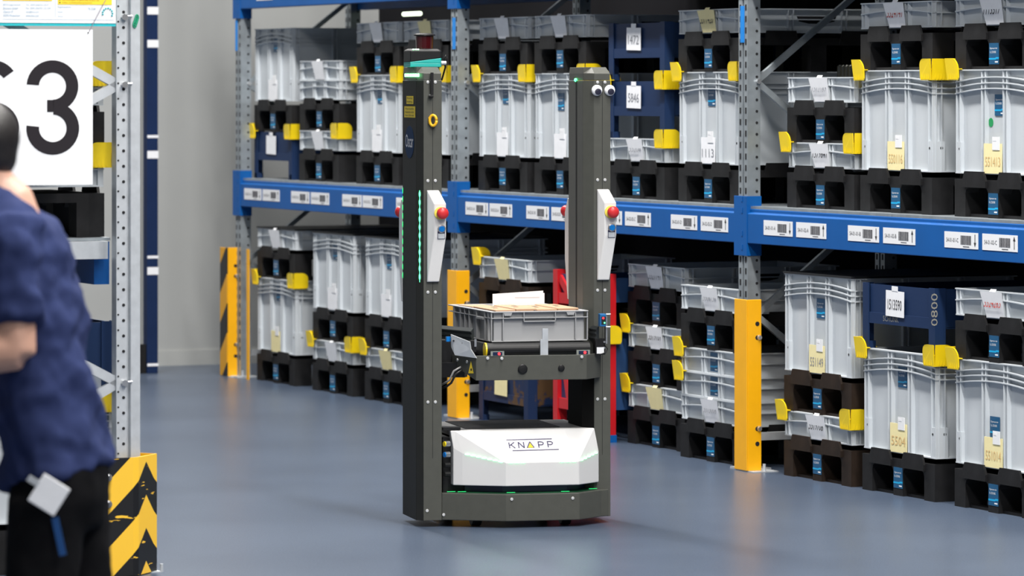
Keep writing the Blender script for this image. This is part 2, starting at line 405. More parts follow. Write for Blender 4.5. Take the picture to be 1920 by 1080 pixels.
def lug_mesh2(m):
    return MB().prismx([(0, -0.032), (0.18, -0.032), (0.163, 0.032), (0.017, 0.032)], 0.0, 0.010).mesh('lug', m)
def sticker(parent, x, y, z, rot=(0,0,0)):
    s = put('sticker', cached('stk', lambda: MB().box(0, 0.074, -0.0012, 0, 0, 0.084).mesh('sticker', STICK)), parent, (x, y, z), rot)
    def ttl():
        me1 = text_mesh('Eigentum der', WHITE); me2 = text_mesh('Fa. SCHUNK', WHITE)
        mb = MB()
        for me, zz, ww in ((me1, 0.058, 0.056), (me2, 0.044, 0.046)):
            mb.add([(0.008+v.co.x*ww, -0.0016, zz+v.co.y*0.009) for v in me.vertices], [tuple(p.vertices) for p in me.polygons])
        mb.box(0.046, 0.068, -0.0018, -0.0012, 0.007, 0.012)
        return mb.mesh('lettering', WHITE)
    put('lettering', cached('stkt', ttl), s)
    put('stripe', cached('stks', lambda: MB().prismy([(0,0.018),(0.05,0.018),(0.056,0.021),(0.074,0.021),(0.074,0.028),(0.054,0.028),(0.048,0.025),(0,0.025)], -0.0018, -0.0012).mesh('stripe', CYAN)), s)
def pallet(loc, rz, label, brown=False, group='black plastic pallets'):
    m = BROWNP if brown else BLACKP
    t = thing('plastic_pallet', label, 'pallet', loc, rz, group)
    put('pallet_body', cached(('pal', brown), lambda: pallet_mesh(m)), t)
    lm = cached(('lug', brown), lambda: lug_mesh(m)); l2 = cached(('lug2', brown), lambda: lug_mesh2(m))
    for x in (0.075, 0.345): put('lug', lm, t, (x, 0, 0.150))
    for y in (0.12, 0.50): put('lug', l2, t, (W, y, 0.150))
    sticker(t, 0.265, 0.0, 0.014+0.02*random.random())
    return t
def arcz(x, zc, drop, w=W): return zc - drop*((x-w/2)/(w/2))**2
def bin_meshes(h, narc):
    i = 0.020                                     # recess of the wall behind rim and ribs
    sh = MB(); t = 0.006
    for (x0,x1,y0,y1) in ((i,W-i,i,i+t),(i,W-i,D-i-t,D-i),(i,i+t,i+t,D-i-t),(W-i-t,W-i,i+t,D-i-t)): sh.box(x0,x1,y0,y1,0.004,h-0.004)
    sh.box(i+t, W-i-t, i+t, D-i-t, 0.004, 0.012)
    if h > 0.3:                                   # wide corner feet of the tall bin
        for x0, x1 in ((0.004, 0.042), (W-0.042, W-0.004)): 
            sh.box(x0, x1, 0.004, i, 0.002, 0.125); sh.box(x0, x1, D-i, D-0.004, 0.002, 0.125)
        for y0, y1 in ((i, 0.06), (D-0.06, D-i)):
            sh.box(0.004, i, y0, y1, 0.002, 0.125); sh.box(W-i, W-0.004, y0, y1, 0.002, 0.125)
    shell = sh.mesh('shell', GREY)
    rm = MB(); e = 0.005
    for (x0,x1,y0,y1) in ((0,W,0,i+t),(0,W,D-i-t,D),(0,i+t,i+t,D-i-t),(W-i-t,W,i+t,D-i-t)): rm.box(x0,x1,y0,y1,h-e,h)
    bl = MB()
    for (x0,x1,y0,y1) in ((0.002,W-0.002,0.002,i),(0.002,W-0.002,D-i,D-0.002),(0.002,i,i,D-i),(W-i,W-0.002,i,D-i)): bl.box(x0,x1,y0,y1,0,0.005)
    rim = rm.mesh('rim', GREY); lip = bl.mesh('base_lip', GREY)
    rb = MB(); t2 = 0.0045
    for x in (0.036, 0.205, 0.232, 0.370, 0.397, 0.560):
        for y0, y1 in ((0.002, i), (D-i, D-0.002)): rb.box(x-t2/2, x+t2/2, y0, y1, 0.005, h-e)
    for x in (0.008, W-0.008):
        rb.box(x-t2/2, x+t2/2, 0.002, i, 0.005, h-e)
    for y in (0.02, 0.045, 0.25, 0.275, 0.52, 0.545, 0.755, 0.78):
        rb.box(0.002, i, y-t2/2, y+t2/2, 0.005, h-e); rb.box(W-i, W-0.002, y-t2/2, y+t2/2, 0.005, h-e)
    n = 10
    for k in range(narc):
        zc = (h-0.030-0.0225*k) if narc > 1 else h-0.034; drop = 0.022 if narc > 1 else 0.014
        for y0, y1 in ((0.0, i), (D-i, D)):
            rs = []
            for j in range(n+1):
                x = 0.002+(W-0.004)*j/n; z = arcz(x, zc, drop)
                rs.append([(x,y0,z-0.0025),(x,y1,z-0.0025),(x,y1,z+0.0025),(x,y0,z+0.0025)])
            rb.rings(rs)
        zz = zc-drop
        rb.box(0.0, i, i, D-i, zz-0.0025, zz+0.0025); rb.box(W-i, W, i, D-i, zz-0.0025, zz+0.0025)
    return shell, rim, rb.mesh('ribs', GREY), lip
def clip_mesh(sx):
    """L-shaped corner piece: two ribbed plates with a rounded outer top corner"""
    mb = MB(); zb, zt, r = -0.040, 0.047, 0.038
    def arcpoly(x0, x1):
        p = [(x0, zb), (x1-0.006, zb), (x1, zb+0.010), (x1, zt-r)]
        for k in range(1, 7):
            t = PI/2*k/6; p.append((x1-r*(1-math.cos(t)), zt-r+r*math.sin(t)))
        return p + [(x0, zt)]
    fl = lambda z: 0.008*max(0, z)/zt
    def pl(poly, f): mb.rings([[f(u, 0, z) for u, z in poly], [f(u, 1, z) for u, z in poly]])
    pl(arcpoly(-0.022, 0.064), lambda u, t, z: (u-(fl(z) if u < 0 else 0), (-0.022 if t else -0.017)-fl(z), z))
    pl(arcpoly(-0.0165, 0.070), lambda u, t, z: ((-0.022 if t else -0.017)-fl(z), u, z))
    for u in (-0.006, 0.008, 0.022, 0.036, 0.050): mb.box(u-0.0018, u+0.0018, -0.0245, -0.0215, zb+0.004, 0.004)
    for u in (0.0, 0.014, 0.028, 0.042, 0.056): mb.box(-0.0245, -0.0215, u-0.0018, u+0.0018, zb+0.004, 0.004)
    mb.box(-0.0175, 0.06, -0.0175, 0.0, 0.0025, 0.006); mb.box(-0.0175, 0.0, 0.0, 0.065, 0.0025, 0.006)
    if sx < 0: mb.v = [(-x, y, z) for x, y, z in mb.v]
    return mb.mesh('corner_clip', YEL)
def clips(t, which, h):
    if 'L' in which: put('corner_clip', cached('clL', lambda: clip_mesh(1)), t, (0, 0, h-0.002))
    if 'R' in which: put('corner_clip', cached('clR', lambda: clip_mesh(-1)), t, (W, 0, h-0.002))
    if 'B' in which: put('corner_clip', cached('clL', lambda: clip_mesh(1)), t, (W, D, h-0.002), (0, 0, PI))
def card(t, h, spec, x=0.232, y=-0.001):
    kind, s, ink = spec
    m = PAPERY if kind == 'y' else PAPER
    if h > 0.3:      # tucked flat between the ribs of a tall bin
        c = put('paper_card', cached(('cdT', kind), lambda: MB().box(0, 0.138, -0.002, 0, 0, 0.118).mesh('paper_card', m)), t, (x, y, 0.004))
        put('card_clip', cached('cdclip', lambda: MB().box(0.068, 0.122, -0.004, -0.002, 0.093, 0.145).box(0.074, 0.098, -0.0046, -0.004, 0.128, 0.138).mesh('card_clip', WHITE)), c)
        if s: text('handwriting', s, ink, c, 0.012, -0.003, 0.028, 0.115, 0.038)
    elif h > 0.2:
        c = put('paper_card', cached(('cdB', kind), lambda: MB().box(0, 0.15, -0.002, 0, 0, 0.105).box(0.05,0.098,-0.003,-0.0005,0.1045,0.124).mesh('paper_card', PAPERY if kind == 'yb' else PAPER)), t, (0.20, y, 0.142), (0, 0.02, 0))
        if s: text('handwriting', s, ink, c, 0.018, -0.003, 0.028, 0.115, 0.042)
    else:
        c = put('paper_card', cached(('cdS', kind), lambda: MB().add([(0.03,-0.004,0.0),(0.165,-0.004,0.0),(0.165,-0.016,0.1),(0.115,-0.016,0.102),(0.115,-0.010,0.112),(0.07,-0.010,0.112),(0.07,-0.016,0.102),(-0.005,-0.016,0.1)], [(0,1,2,3,4,5,6,7)]).mesh('paper_card', m)), t, (0.225, 0.0, 0.004))
        if s: text('handwriting', s, ink, c, 0.022, -0.0135, 0.04, 0.125, 0.038, (PI/2-0.12, 0, 0))
def gbin(kind, loc, rz, label, o):
    h = HT if kind == 'T' else HS
    t = thing('storage_bin', label, 'bin', loc, rz, 'tall grey bins' if kind == 'T' else 'shallow grey bins')
    sh, rm, rb, lp = cached(('bin', kind), lambda: bin_meshes(h, 3 if kind == 'T' else 1))
    put('shell', sh, t); put('rim', rm, t); put('ribs', rb, t); put('base_lip', lp, t)
    if kind == 'S':
        put('hand_slot', cached('slot', lambda: MB().prismx([(0.30,0.075),(0.31,0.052),(0.36,0.042),(0.44,0.042),(0.49,0.052),(0.50,0.075)], W-0.0198, W-0.0188).mesh('hand_slot', DARK)), t)
    else:
        for hk, p0_, p1_, r_h in (('h1', (W-0.005,0.045,0.098), (W-0.0035,0.045,0.098), 0.007), ('h2', (0.03,0.0045,0.098), (0.03,0.003,0.098), 0.005), ('h3', (0.57,0.0045,0.098), (0.57,0.003,0.098), 0.005)):
            put('hole', cached(hk, lambda: MB().cyl(p0_, p1_, r_h, n=8).mesh('hole', DARK)), t)
    if 'st' in o: sticker(t, 0.262+o.get('sx', 0), 0.0185, o['st'])
    if 'card' in o: card(t, h, o['card'])
    if 'clips' in o: clips(t, o['clips'], h)
    if o.get('lid'): put('lid', cached('lid', lambda: MB().box(-0.004, W+0.004, -0.004, D+0.004, 0, 0.008).mesh('lid', LID)), t, (0, 0, h))
    if o.get('dot'):
        put('round_sticker', cached('dot', lambda: MB().cyl((0.25,0.0195,0.205),(0.25,0.0185,0.205),0.018,n=14).mesh('round_sticker', GREEN)), t)
    return t
def steel_box(loc, rz, label, o):
    m = RUSTBOX if o.get('rust') else STEELBOX
    t = thing('steel_box', label, 'steel box', loc, rz, 'navy steel stacking boxes')
    def post():
        mb = MB(); mb.box(0, 0.05, 0, 0.005, 0, HB); mb.box(0, 0.005, 0.005, 0.05, 0, HB); mb.box(0.0, 0.04, 0.0, 0.04, 0, 0.03); return mb.mesh('corner_post', m)
    pm = cached(('post', m.name), post)
    for x, y, r_ in ((0,0,0),(W,0,PI/2),(W,D,PI),(0,D,-PI/2)): put('corner_post', pm, t, (x, y, 0), (0, 0, r_))
    for nm, a, b in (('front_panel', 0.008, 0.014), ('rear_panel', D-0.014, D-0.008)):
        q = cached((nm, m.name), lambda: MB().box(0.05, W-0.05, a, b, 0.112, HB-0.004).box(0.05, W-0.05, a-0.006, b+0.004, 0.105, 0.150).mesh(nm, m)); put(nm, q, t)
    for nm, a, b in (('side_panel', 0.008, 0.014), ('side_panel', W-0.014, W-0.008)):
        q = cached((nm, a, m.name), lambda: MB().box(a, b, 0.05, D-0.05, 0.112, HB-0.004).mesh(nm, m)); put(nm, q, t)
    q = cached(('bot', m.name), lambda: MB().box(0.01, W-0.01, 0.015, D-0.015, 0.105, 0.111).mesh('bottom_panel', m)); put('bottom_panel', q, t)
    if 'card' in o: card(t, HB, o['card'])
    if 'clips' in o: clips(t, o['clips'], HB)
    if o.get('mark'):
        text('lettering', 'SCHUNK', mat('faded_marking', (0.22, 0.22, 0.20), 0.8, var=0), t, 0.17, 0.0015, 0.118, 0.13, 0.022)
        text('lettering', '0800', mat('faded_white_marking', (0.30, 0.29, 0.25), 0.8, var=0), t, W+0.001, 0.012, 0.12, 0.13, 0.03, (PI/2, -PI/2, PI/2))
    return t
def red_box(loc, rz, label, o):
    HR = o['h']
    t = thing('steel_container', label, 'steel container', loc, rz, 'red framed steel containers')
    for x, y in ((0,0),(W-0.05,0),(0,D-0.05),(W-0.05,D-0.05)):
        q = MB(); q.box(x, x+0.05, y, y+0.05, 0.03, HR); q.build('corner_post', RED, t)
        q = MB(); q.box(x-0.003, x+0.053, y-0.003, y+0.053, 0, 0.035); q.build('foot', BLUE, t)
    for y in (0.004, D-0.04):
        q = MB(); q.box(0.05, W-0.05, y, y+0.03, 0.125, 0.175); q.build('rail', RED, t)
    q = MB(); q.bar((0.06, 0.012, HR-0.04), (0.16, 0.012, 0.17), 0.012, 0.04); q.build('brace', RED, t)
    q = MB(); q.bar((W-0.06, 0.012, HR-0.04), (W-0.16, 0.012, 0.17), 0.012, 0.04); q.build('brace', RED, t)
    PB = mat('blue_container_panel', (0.012, 0.045, 0.13), 0.5, var=0.2)
    q = MB(); q.box(0.05, W-0.05, 0.022, 0.028, 0.15, HR-0.02); q.build('front_panel', PB, t)
    q = MB(); q.box(0.02, 0.026, 0.05, D-0.05, 0.15, HR-0.02); q.build('side_panel', PB, t)
    q = MB(); q.box(W-0.026, W-0.02, 0.05, D-0.05, 0.15, HR-0.02); q.build('side_panel', PB, t)
    if 'clips' in o: clips(t, o['clips'], HR-0.0)
    return t
ORD = ['first', 'second', 'third', 'fourth', 'fifth', 'sixth', 'seventh', 'eighth', 'ninth', 'tenth', 'eleventh']
def stack(px, z, items, where, s=0.0, base=None, rz=None):
    a = a_px(px, s) if base is None else None
    n = len(items)
    for i, (k, o) in enumerate(items):
        pos = 'at the bottom' if i == 0 else ('on top' if i == n-1 else ORD[i]+' from bottom')
        j = random.uniform(-0.003, 0.003) if i else 0.0
        loc = (rk(a+j, s+abs(j), z) if base is None else Vector((base[0], base[1], z)))
        r_ = (RACK_ROT if rz is None else rz) + (random.uniform(-0.002, 0.002) if i else 0.0)
        if k == 'P':
            pallet(loc, r_, ('brown tinted' if o.get('brown') else 'black')+f' plastic pallet {pos}, {where}', o.get('brown')); z += HP
        elif k in 'TS':
            cd = '' if 'card' not in o else (' with yellow card' if o['card'][0] == 'y' else ' with white card')
            gbin(k, loc, r_, ('tall' if k == 'T' else 'shallow')+f' grey bin{cd} {pos}, {where}', o); z += HT if k == 'T' else HS
        elif k == 'B':
            steel_box(loc, r_, ('rusty blue' if o.get('rust') else 'navy')+f' steel box {pos}, {where}', o); z += HB
        elif k == 'R':
            red_box(loc, r_, f'red and blue steel container {pos}, {where}', o); z += o['h']
    return z
def P(**o): return ('P', o)
def T(**o): return ('T', o)
def S(**o): return ('S', o)
def Bx(**o): return ('B', o)
w_ = lambda s='', ink=INKG: ('w', s, ink)
y_ = lambda s='', ink=INKO: ('y', s, ink)
ZU = ZB1+0.0125
fl = lambda i: f'{ORD[i]} floor stack from left'
stack(482, 0.0, [P(), T(st=0.29, card=y_(), clips='LR'), P(), S(card=w_(), lid=1)], fl(0))
stack(586, 0.0, [P(), S(card=w_(), clips='LR'), P(), T(st=0.275, card=w_(), lid=1)], fl(1))
stack(684, 0.0, [P(), S(card=y_(), clips='L'), P(), T(st=0.255, card=w_(), lid=1)], fl(2))
stack(898, 0.0, [Bx(rust=1, card=('yb', '', INKG)), Bx(rust=1), P(brown=1), S(card=y_('', INKG), clips='L')], fl(3))
stack(1037, 0.0, [('R', dict(clips='R', h=0.505)), ('R', dict(h=0.285))], fl(4))
stack(1177, 0.0, [P(), S(card=y_(), clips='L'), P(), S(card=w_('5519101', INKK), clips='L'), P(), S(card=w_('5521141'))], fl(5), s=0.10)
stack(1276, 0.0, [P(), S(card=w_('5513008')), S(st=0.012, clips='L'), S(st=0.012, clips='L'), P(), S(card=w_('5504134'))], fl(6))
stack(1470, 0.0, [P(brown=1), S(card=w_('5519708', INKK), clips='LR'), P(brown=1), T(st=0.235, card=y_('551149', INKG), lid=1)], fl(7))
stack(1617, 0.0, [P(), T(st=0.268, card=y_('5504'), clips='LR'), Bx(card=('b', '1513590', INKK), mark=1)], fl(8))
stack(1790, 0.0, [P(), T(st=0.118, sx=-0.02, card=y_('551014'), clips='L'), P(), S(card=w_('5524263', INKR))], fl(9))
up = lambda i: f'{ORD[i]} upper shelf stack from left'
stack(477, ZU, [Bx(card=('b', '', INKG), clips='LR'), P(), T(st=0.28, card=w_())], up(0), s=0.06)
stack(561, ZU, [P(), S(card=w_(), clips='R'), P(), S(), S(card=w_())], up(1), s=0.06)
stack(668, ZU, [P(), T(st=0.262, card=w_(), clips='LR'), P(), S(card=w_())], up(2), s=0.06)
stack(757, ZU, [P(), T(clips='R'), P(), S(card=y_('', INKG))], up(3), s=0.06)
stack(897, ZU, [P(), T(st=0.265, card=w_(), clips='LR'), P(), S(card=w_())], up(4), s=0.06)
stack(1002, ZU, [P(), T(st=0.235, sx=-0.03, card=w_(), clips='R'), P(), S(card=w_())], up(5), s=0.06)
stack(1141, ZU, [P(), S(card=w_('55204'), clips='R'), Bx(card=('b', '5846', INKG), clips='LR'), Bx(card=('b', '1472', INKG))], up(6), s=0.06)
stack(1272, ZU, [P(), T(st=0.262, card=w_('1113', INKG), clips='LR'), P(), S(card=y_('5511420', INKK))], up(7), s=0.06)
stack(1476, ZU, [P(), S(card=w_('1379641', INKK), clips='LR'), P(), S(card=w_('1572189'))], up(8), s=0.06)
stack(1613, ZU, [P(), T(card=y_('550116'), clips='LR'), P(), S(card=w_('5524141', INKR))], up(9), s=0.06)
stack(1790, ZU, [P(), T(st=0.232, sx=0.02, card=y_('551413'), clips='L', dot=1), P(), S(card=w_('1113517', INKK))], up(10), s=0.06)
# four upright steel pins lying in the shallow bin beside the near post
zt = ZU+2*HP+HS+0.012
for i in range(4):
    s = 0.42; a = a_px(1575.5+7*i, s)
    q = MB(); q.cyl((0,0,0),(0,0,0.145),0.014,n=12); q.cyl((0,0,0.145),(0,0,0.152),0.014,0.006,n=12)
    o = q.build('steel_pin', mat('dull_steel', (0.13,0.13,0.11), 0.3, metal=0.6, var=0.1), None, loc=rk(a, s, zt), smooth=False)
    tag(o, ['leftmost', 'second from left', 'third from left', 'rightmost'][i]+' of four short steel pins standing in a top shallow bin', 'pin', 'steel pins in the bin')
# lamp tubes under the upper deck
for i, (p0, p1, z, s, ds) in enumerate(((757, 788, 2.098, 1.12, ''), (760, 838, 2.112, 0.9, ''), (876, 902, 2.112, 0.9, ''))):
    a0, a1 = a_px(p0, s), a_px(p1, s)
    zz = H + (HY-(26, 6.5, 3)[i])*rk((a0+a1)/2, s).y/F
    q = MB(); q.cyl((0,0,0),(a1-a0,0,0),0.012 if i == 0 else 0.006,n=10)
    o = q.build('lamp_tube', TUBE, None, loc=rk(a0, s, min(zz, 2.25)), rot=(0,0,RACK_ROT))
    tag(o, ['short glowing lamp tube above the third upper stack', 'long thin glowing lamp tube left of middle upright top', 'thin glowing lamp tube just right of middle upright top'][i], 'lamp')

# ------------------------------------------------------------------ left-hand rack (end seen)
L0 = Vector(((240-960)/F*14.17, 14.17))
L_ROT = math.atan2(N.y, N.x)                      # local x = N (to the right), local y = U (away)
def lw(x, y, z=0.0):
    p = L0 + N*x + U*y
    return Vector((p.x, p.y, z))
lrack = thing('pallet_rack', 'galvanised rack end frame with signs at the left edge', 'rack', lw(0,0,0), L_ROT)
mb = MB()
mb.box(-0.042, -0.004, 0.0, 0.05, 0, 3.2); mb.box(0.008, 0.043, -0.004, 0.05, 0, 3.2); mb.box(-0.004, 0.008, 0.014, 0.05, 0, 3.2)
upo = mb.build('upright', GALVF, lrack, bevel=0.002)
hb = MB(); z = 0.08
while z < 3.1:
    hb.cyl((-0.016, 0.001, z), (-0.016, -0.0012, z), 0.0055, n=10); hb.cyl((-0.035, 0.001, z+0.02), (-0.035, -0.0012, z+0.02), 0.0035, n=8); z += 0.0525
hb.build('perforation', DARK, upo)['kind'] = 'stuff'
mb = MB(); mb.box(-1.06, -0.98, 0, 0.05, 0, 3.2); mb.build('upright', GALVF, lrack)
mb = MB(); mb.box(-0.04, 0.04, 1.9, 1.96, 0, 3.2)
for z0, z1 in ((0.655, 1.16), (0.655, 0.15), (1.67, 1.16), (1.67, 2.18)):
    q = MB(); q.bar((-0.03, 0.02, z0), (-0.98, 0.02, z1 if True else z1), 0.02, 0.032); q.build('diagonal_brace', GALVF, lrack)
for z in (0.655, 1.67, 1.90):
    q = MB(); q.cyl((-0.015, 0, z), (-0.015, -0.014, z), 0.011, n=8); q.cyl((-0.004, -0.008, z+0.004), (0.012, -0.008, z+0.004), 0.004, n=8); q.build('bolt', STEEL, lrack)
q = MB(); q.box(-1.0, -0.045, 0.08, 0.13, 1.075, 1.135); q.build('deck_rail', GALVF, lrack)
q = MB(); q.box(-1.0, -0.02, 0.13, 3.1, 1.136, 1.146); q.build('deck_panel', GALV, lrack)
q = MB(); q.box(-0.075, -0.02, 0.14, 3.1, 0.985, 1.132); q.build('beam', BLUE, lrack)
q = MB(); q.box(-1.05, -1.0, 0.06, 3.1, 0.985, 1.132); q.build('beam', BLUE, lrack)
q = MB(); q.box(-0.06, -0.045, 0.06, 3.1, 2.12, 2.27); q.build('beam', BLUE, lrack)
q = MB(); q.box(-1.0, -0.02, 0.1, 3.1, 2.271, 2.281); q.build('deck_panel', GALV, lrack)
for k in range(5):                                 # green zip ties on the post
    a = 0.4*k
    pts = [(0.022+0.002*k+0.006*math.cos(t), -0.0065, 1.875+0.006*k+0.010*math.sin(t)) for t in [2*PI*i/12 for i in range(13)]]
    q = MB(); q.tube(pts, 0.0022, 6); q.build('green_tie', mat('green_plastic', (0.02, 0.32, 0.17), 0.4, var=0.05), lrack)
SROT = L_ROT+PI/2
bx = lw(-0.028, 0.17)
stack(0, ZU, [P(), S(clips='L'), P(), S(clips='L')], 'shelf stack behind the large numbered sign', base=bx, rz=SROT)
stack(0, 0.0, [P(), T(clips='LR', card=w_()), Bx()], 'floor stack below the large numbered sign', base=lw(0.012, 0.17), rz=SROT)
stack(0, 0.0, [P(), S(), P(), T()], 'farther floor stack left of perforated post', base=lw(-0.10, 1.5), rz=SROT)
stack(0, ZU, [P(), T()], 'farther shelf stack left of perforated post', base=lw(-0.06, 1.25), rz=SROT)

# corner guard with chevrons
gx = thing('corner_guard', 'black and yellow chevron corner guard bolted at the left post', 'post guard', lw(0,0,0), L_ROT)
CH = stripes('chevron_paint', 0.064, 1.45, 0.226, (0.95, 0.56, 0.04), 0.64, 0.067)
outer = [(-0.13,-0.055), (0.0,-0.055), (0.022,-0.048), (0.124,0.058)]
inner = [(0.118,0.060), (0.018,-0.042), (0.0,-0.049), (-0.13,-0.049)]
q = MB(); q.prism(outer+inner, 0.004, 0.405); q.build('front_plate', CH, gx)
q = MB(); q.prism([(0.124,0.0585),(0.070,0.12),(0.065,0.117),(0.118,0.061)], 0.004, 0.405); q.build('side_plate', YELP, gx)
for z in (0.25, 0.34):
    q = MB(); q.lathe([(0.0135,0),(0.0125,0.004),(0.007,0.008)], n=14); q.build('bolt', STEEL, gx, loc=(-0.088, -0.055, z), rot=(PI/2,0,0))
q = MB(); q.box(-0.1, 0.13, 0.03, 0.13, 0, 0.004); q.cyl((0.115,0.06,0.004),(0.115,0.06,0.03),0.008,n=8); q.cyl((0.135,0.04,0.0),(0.135,0.04,0.028),0.006,n=8); q.build('base_plate', GALVF, gx)

# the S3 sign: local frame x to the right, y away, hung in front of the end frame
def spx(px, yl): # local x on the left rack frame for an image column at local depth yl
    k = (px-960)/F
    return (k*(L0.y+U.y*yl)-L0.x-U.x*yl)/(N.x-k*N.y)
YS = -0.05
x1 = spx(174, YS); sc = (spx(174, YS)-spx(0, YS))/174.0     # metres per pixel along the sign
zpx = lambda py, px=100: H-(py-HY)*(lw(spx(px, YS), YS).y)/F
sg = thing('hanging_sign', 'large white sign reading S3 hung on the left rack end', 'sign', lw(x1, YS, zpx(347)), L_ROT)
q = MB(); q.box(-262*sc, 0, 0, 0.004, 0, zpx(55)-zpx(347)); q.build('panel', mat('sign_white', (0.83, 0.84, 0.86), 0.5, var=0.01), sg)
vs = (zpx(55)-zpx(347))/292.0
def ring(cx, cy, t0, t1, ro=48.5, ri=25.5, n=26, yy=-0.001):
    vo = []; vi = []
    for k in range(n+1):
        t = math.radians(t0+(t1-t0)*k/n)
        vo.append(((cx+ro*math.cos(t)-174)*sc, yy, (347-cy+ro*math.sin(t))*vs)); vi.append(((cx+ri*math.cos(t)-174)*sc, yy, (347-cy+ri*math.sin(t))*vs))
    vv = vo+vi; m = n+1
    return vv, [(k, k+1, m+k+1, m+k) for k in range(n)]
g3 = MB(); g3.add(*ring(98, 161.5, 176, -88)); g3.add(*ring(98.5, 240.5, 88, -186, 49.5, 26, yy=-0.0013))
g3.add([((x-174)*sc, -0.001, (347-y)*vs) for x, y in ((88,187.5),(100.5,187.5),(100.5,209.8),(88,209.8))], [(0,1,2,3)])
g3.build('digit', SIGNK, sg)
gs = MB(); gs.add(*ring(-14, 161.5, 36, 275)); gs.add(*ring(-14, 240.5, 96, -146, 49.5, 26, yy=-0.0013)); gs.build('letter', SIGNK, sg)
q = MB(); q.cyl(((165-174)*sc, -0.001, (347-61)*vs), ((165-174)*sc, -0.0025, (347-61)*vs), 0.0022, n=8); q.build('eyelet', DARK, sg)
q = MB(); q.tube([((167-174)*sc, -0.002, (347-58)*vs), ((200-174)*sc, 0.0, (347+4)*vs)], 0.0011, 6); q.build('string', mat('grey_string', (0.25, 0.2, 0.28), 0.7, var=0), sg)
# information board above it
YI = -0.03
xi = spx(217, YI); zi = H-(49.5-HY)*lw(xi, YI).y/F
ib = thing('notice_board', 'white load notice with turquoise edge above the S3 sign', 'notice', lw(xi, YI, zi), L_ROT)
q = MB(); q.box(-0.62, 0, 0, 0.004, 0, 0.42); q.build('panel', TEAL, ib)
q = MB(); q.box(-0.62, -0.0, -0.002, 0, 0.010, 0.42); q.build('sheet', mat('notice_white', (0.80, 0.82, 0.84), 0.5, var=0), ib)
m1 = sc
def tl(s, x, y, w, h, ink=None):
    text('lettering', s, ink or mat('pale_blue_ink', (0.30, 0.42, 0.55), 0.6, var=0), ib, (x-217)*m1, -0.0035, (49.5-y)*m1, w*m1, h*m1)
for s, x, y, w, h in (('BITO-Lagertechnik', 5, 14, 32, 4), ('Bittmann GmbH', 5, 20, 27, 4), ('Obertor 29', 5, 26.5, 18, 4), ('55590 Meisenheim', 5, 33, 31, 4),
                      ('Tel.  0049 (0)6753 122 0', 47, 14, 42, 4), ('Fax  0049 (0)6753 122 399', 47, 20, 46, 4), ('info@bito.com', 47, 26.5, 24, 4), ('www.bito.com', 47, 33, 24, 4),
                      ('Regalinspektion', 107, 17, 25, 3.5), ('75.558', 163, 20, 15, 4), ('Kontakt', 107, 25, 9, 2.5), ('Service', 107, 33, 9, 2.5)):
    tl(s, x, y, w, h)
q = MB(); q.box((4-217)*m1, (96-217)*m1, -0.0032, -0.002, (49.5-4.5)*m1, 0.4); q.box((107-217)*m1, (209-217)*m1, -0.0032, -0.002, (49.5-10.5)*m1, 0.4); q.build('warning_field', YBOX, ib)
INKY = mat('brown_ink', (0.30, 0.16, 0.01), 0.6, var=0)
for s, x, y, w in (('Fachboden ist von der zulässigen Fachlast abzuziehen', 5, 3.5, 88), ('Alle Werte gelten bei gleichmäßig verteilter Last', 115, 4.5, 70), ('Aufbau- und Bedienanleitung beachten!', 115, 9, 56)):
    text('lettering', s, INKY, ib, (x-217)*m1, -0.0036, (49.5-y)*m1, w*m1, 3*m1)
text('lettering', '!', INKK, ib, (109-217)*m1, -0.0036, (49.5-8.5)*m1, 3*m1, 14*m1)
q = MB(); q.box((102-217)*m1, (102.6-217)*m1, -0.0026, -0.002, 0.03, 0.4); q.box((4-217)*m1, (213-217)*m1, -0.0026, -0.002, 0.021, 0.0225); q.build('rule_line', mat('pale_rule', (0.5, 0.58, 0.68), 0.6, var=0), ib)
q = MB()
for k in range(9):
    t = math.radians(-25+k*27); q.ball(((201+9.3*math.cos(t)-217)*m1, -0.003, (49.5-26+9.3*math.sin(t))*m1), 0.0032, 8, 5)
q.build('round_emblem', TEAL, ib)

# far navy post in front of the end wall
fp = Vector(((286-960)/F*24.28, 24.28, 0))
t = thing('steel_post', 'slim navy blue post with white tags before the grey end wall', 'post', fp, L_ROT)
q = MB(); q.box(-0.034, 0.034, 0, 0.07, 0, 3.4); q.build('shaft', NAVY, t, bevel=0.003)
for py in (20, 82, 256, 290, 482, 508, 684):
    z = H-(py-HY)*24.28/F; hh = 0.022 if py in (82, 290, 508, 20) else 0.008
    q = MB(); q.box(-0.032, 0.036, -0.0015, 0, z-hh, z+hh); q.build('white_tag', PAPER, t)
q = MB(); q.box(-0.075, -0.04, 0.0, 0.04, 0.0, 0.17); o = q.build('black_block', RBLK, None, loc=fp, rot=(0,0,L_ROT)); tag(o, 'small black block on the floor beside the navy post', 'block')

# ------------------------------------------------------------------ the robot
RA = math.radians(13.5); R0 = Vector((0.0, 15.80, 0.0))
RM = Matrix.Translation(R0) @ Matrix.Rotation(RA, 4, 'Z'); RI = RM.inverted()
def ray(px, py):
    c = RI @ Vector((0, 0, H)); d = RI.to_3x3() @ Vector(((px-960)/F, 1, -(py-HY)/F)); return c, d
def onp(px, py, p, n):          # local point where the line of sight meets the local plane
    c, d = ray(px, py); p = Vector(p); n = Vector(n); t = (p-c).dot(n)/d.dot(n); return c+d*t
def ony(px, py, y): return onp(px, py, (0, y, 0), (0, 1, 0))
def zy(py, y, px=960): return ony(px, py, y).z
rob = thing('mobile_robot', 'dark grey two column mobile robot with white hood and googly eyes', 'robot', R0, RA)
ZT = ony(1130, 126, 0.03).z; ZC = ony(1130, 150.5, 0.0).z
polyL = [(-0.344,0.0), (-0.273,0.0), (-0.273,0.267), (-0.3676,0.267), (-0.3676,0.0236)]
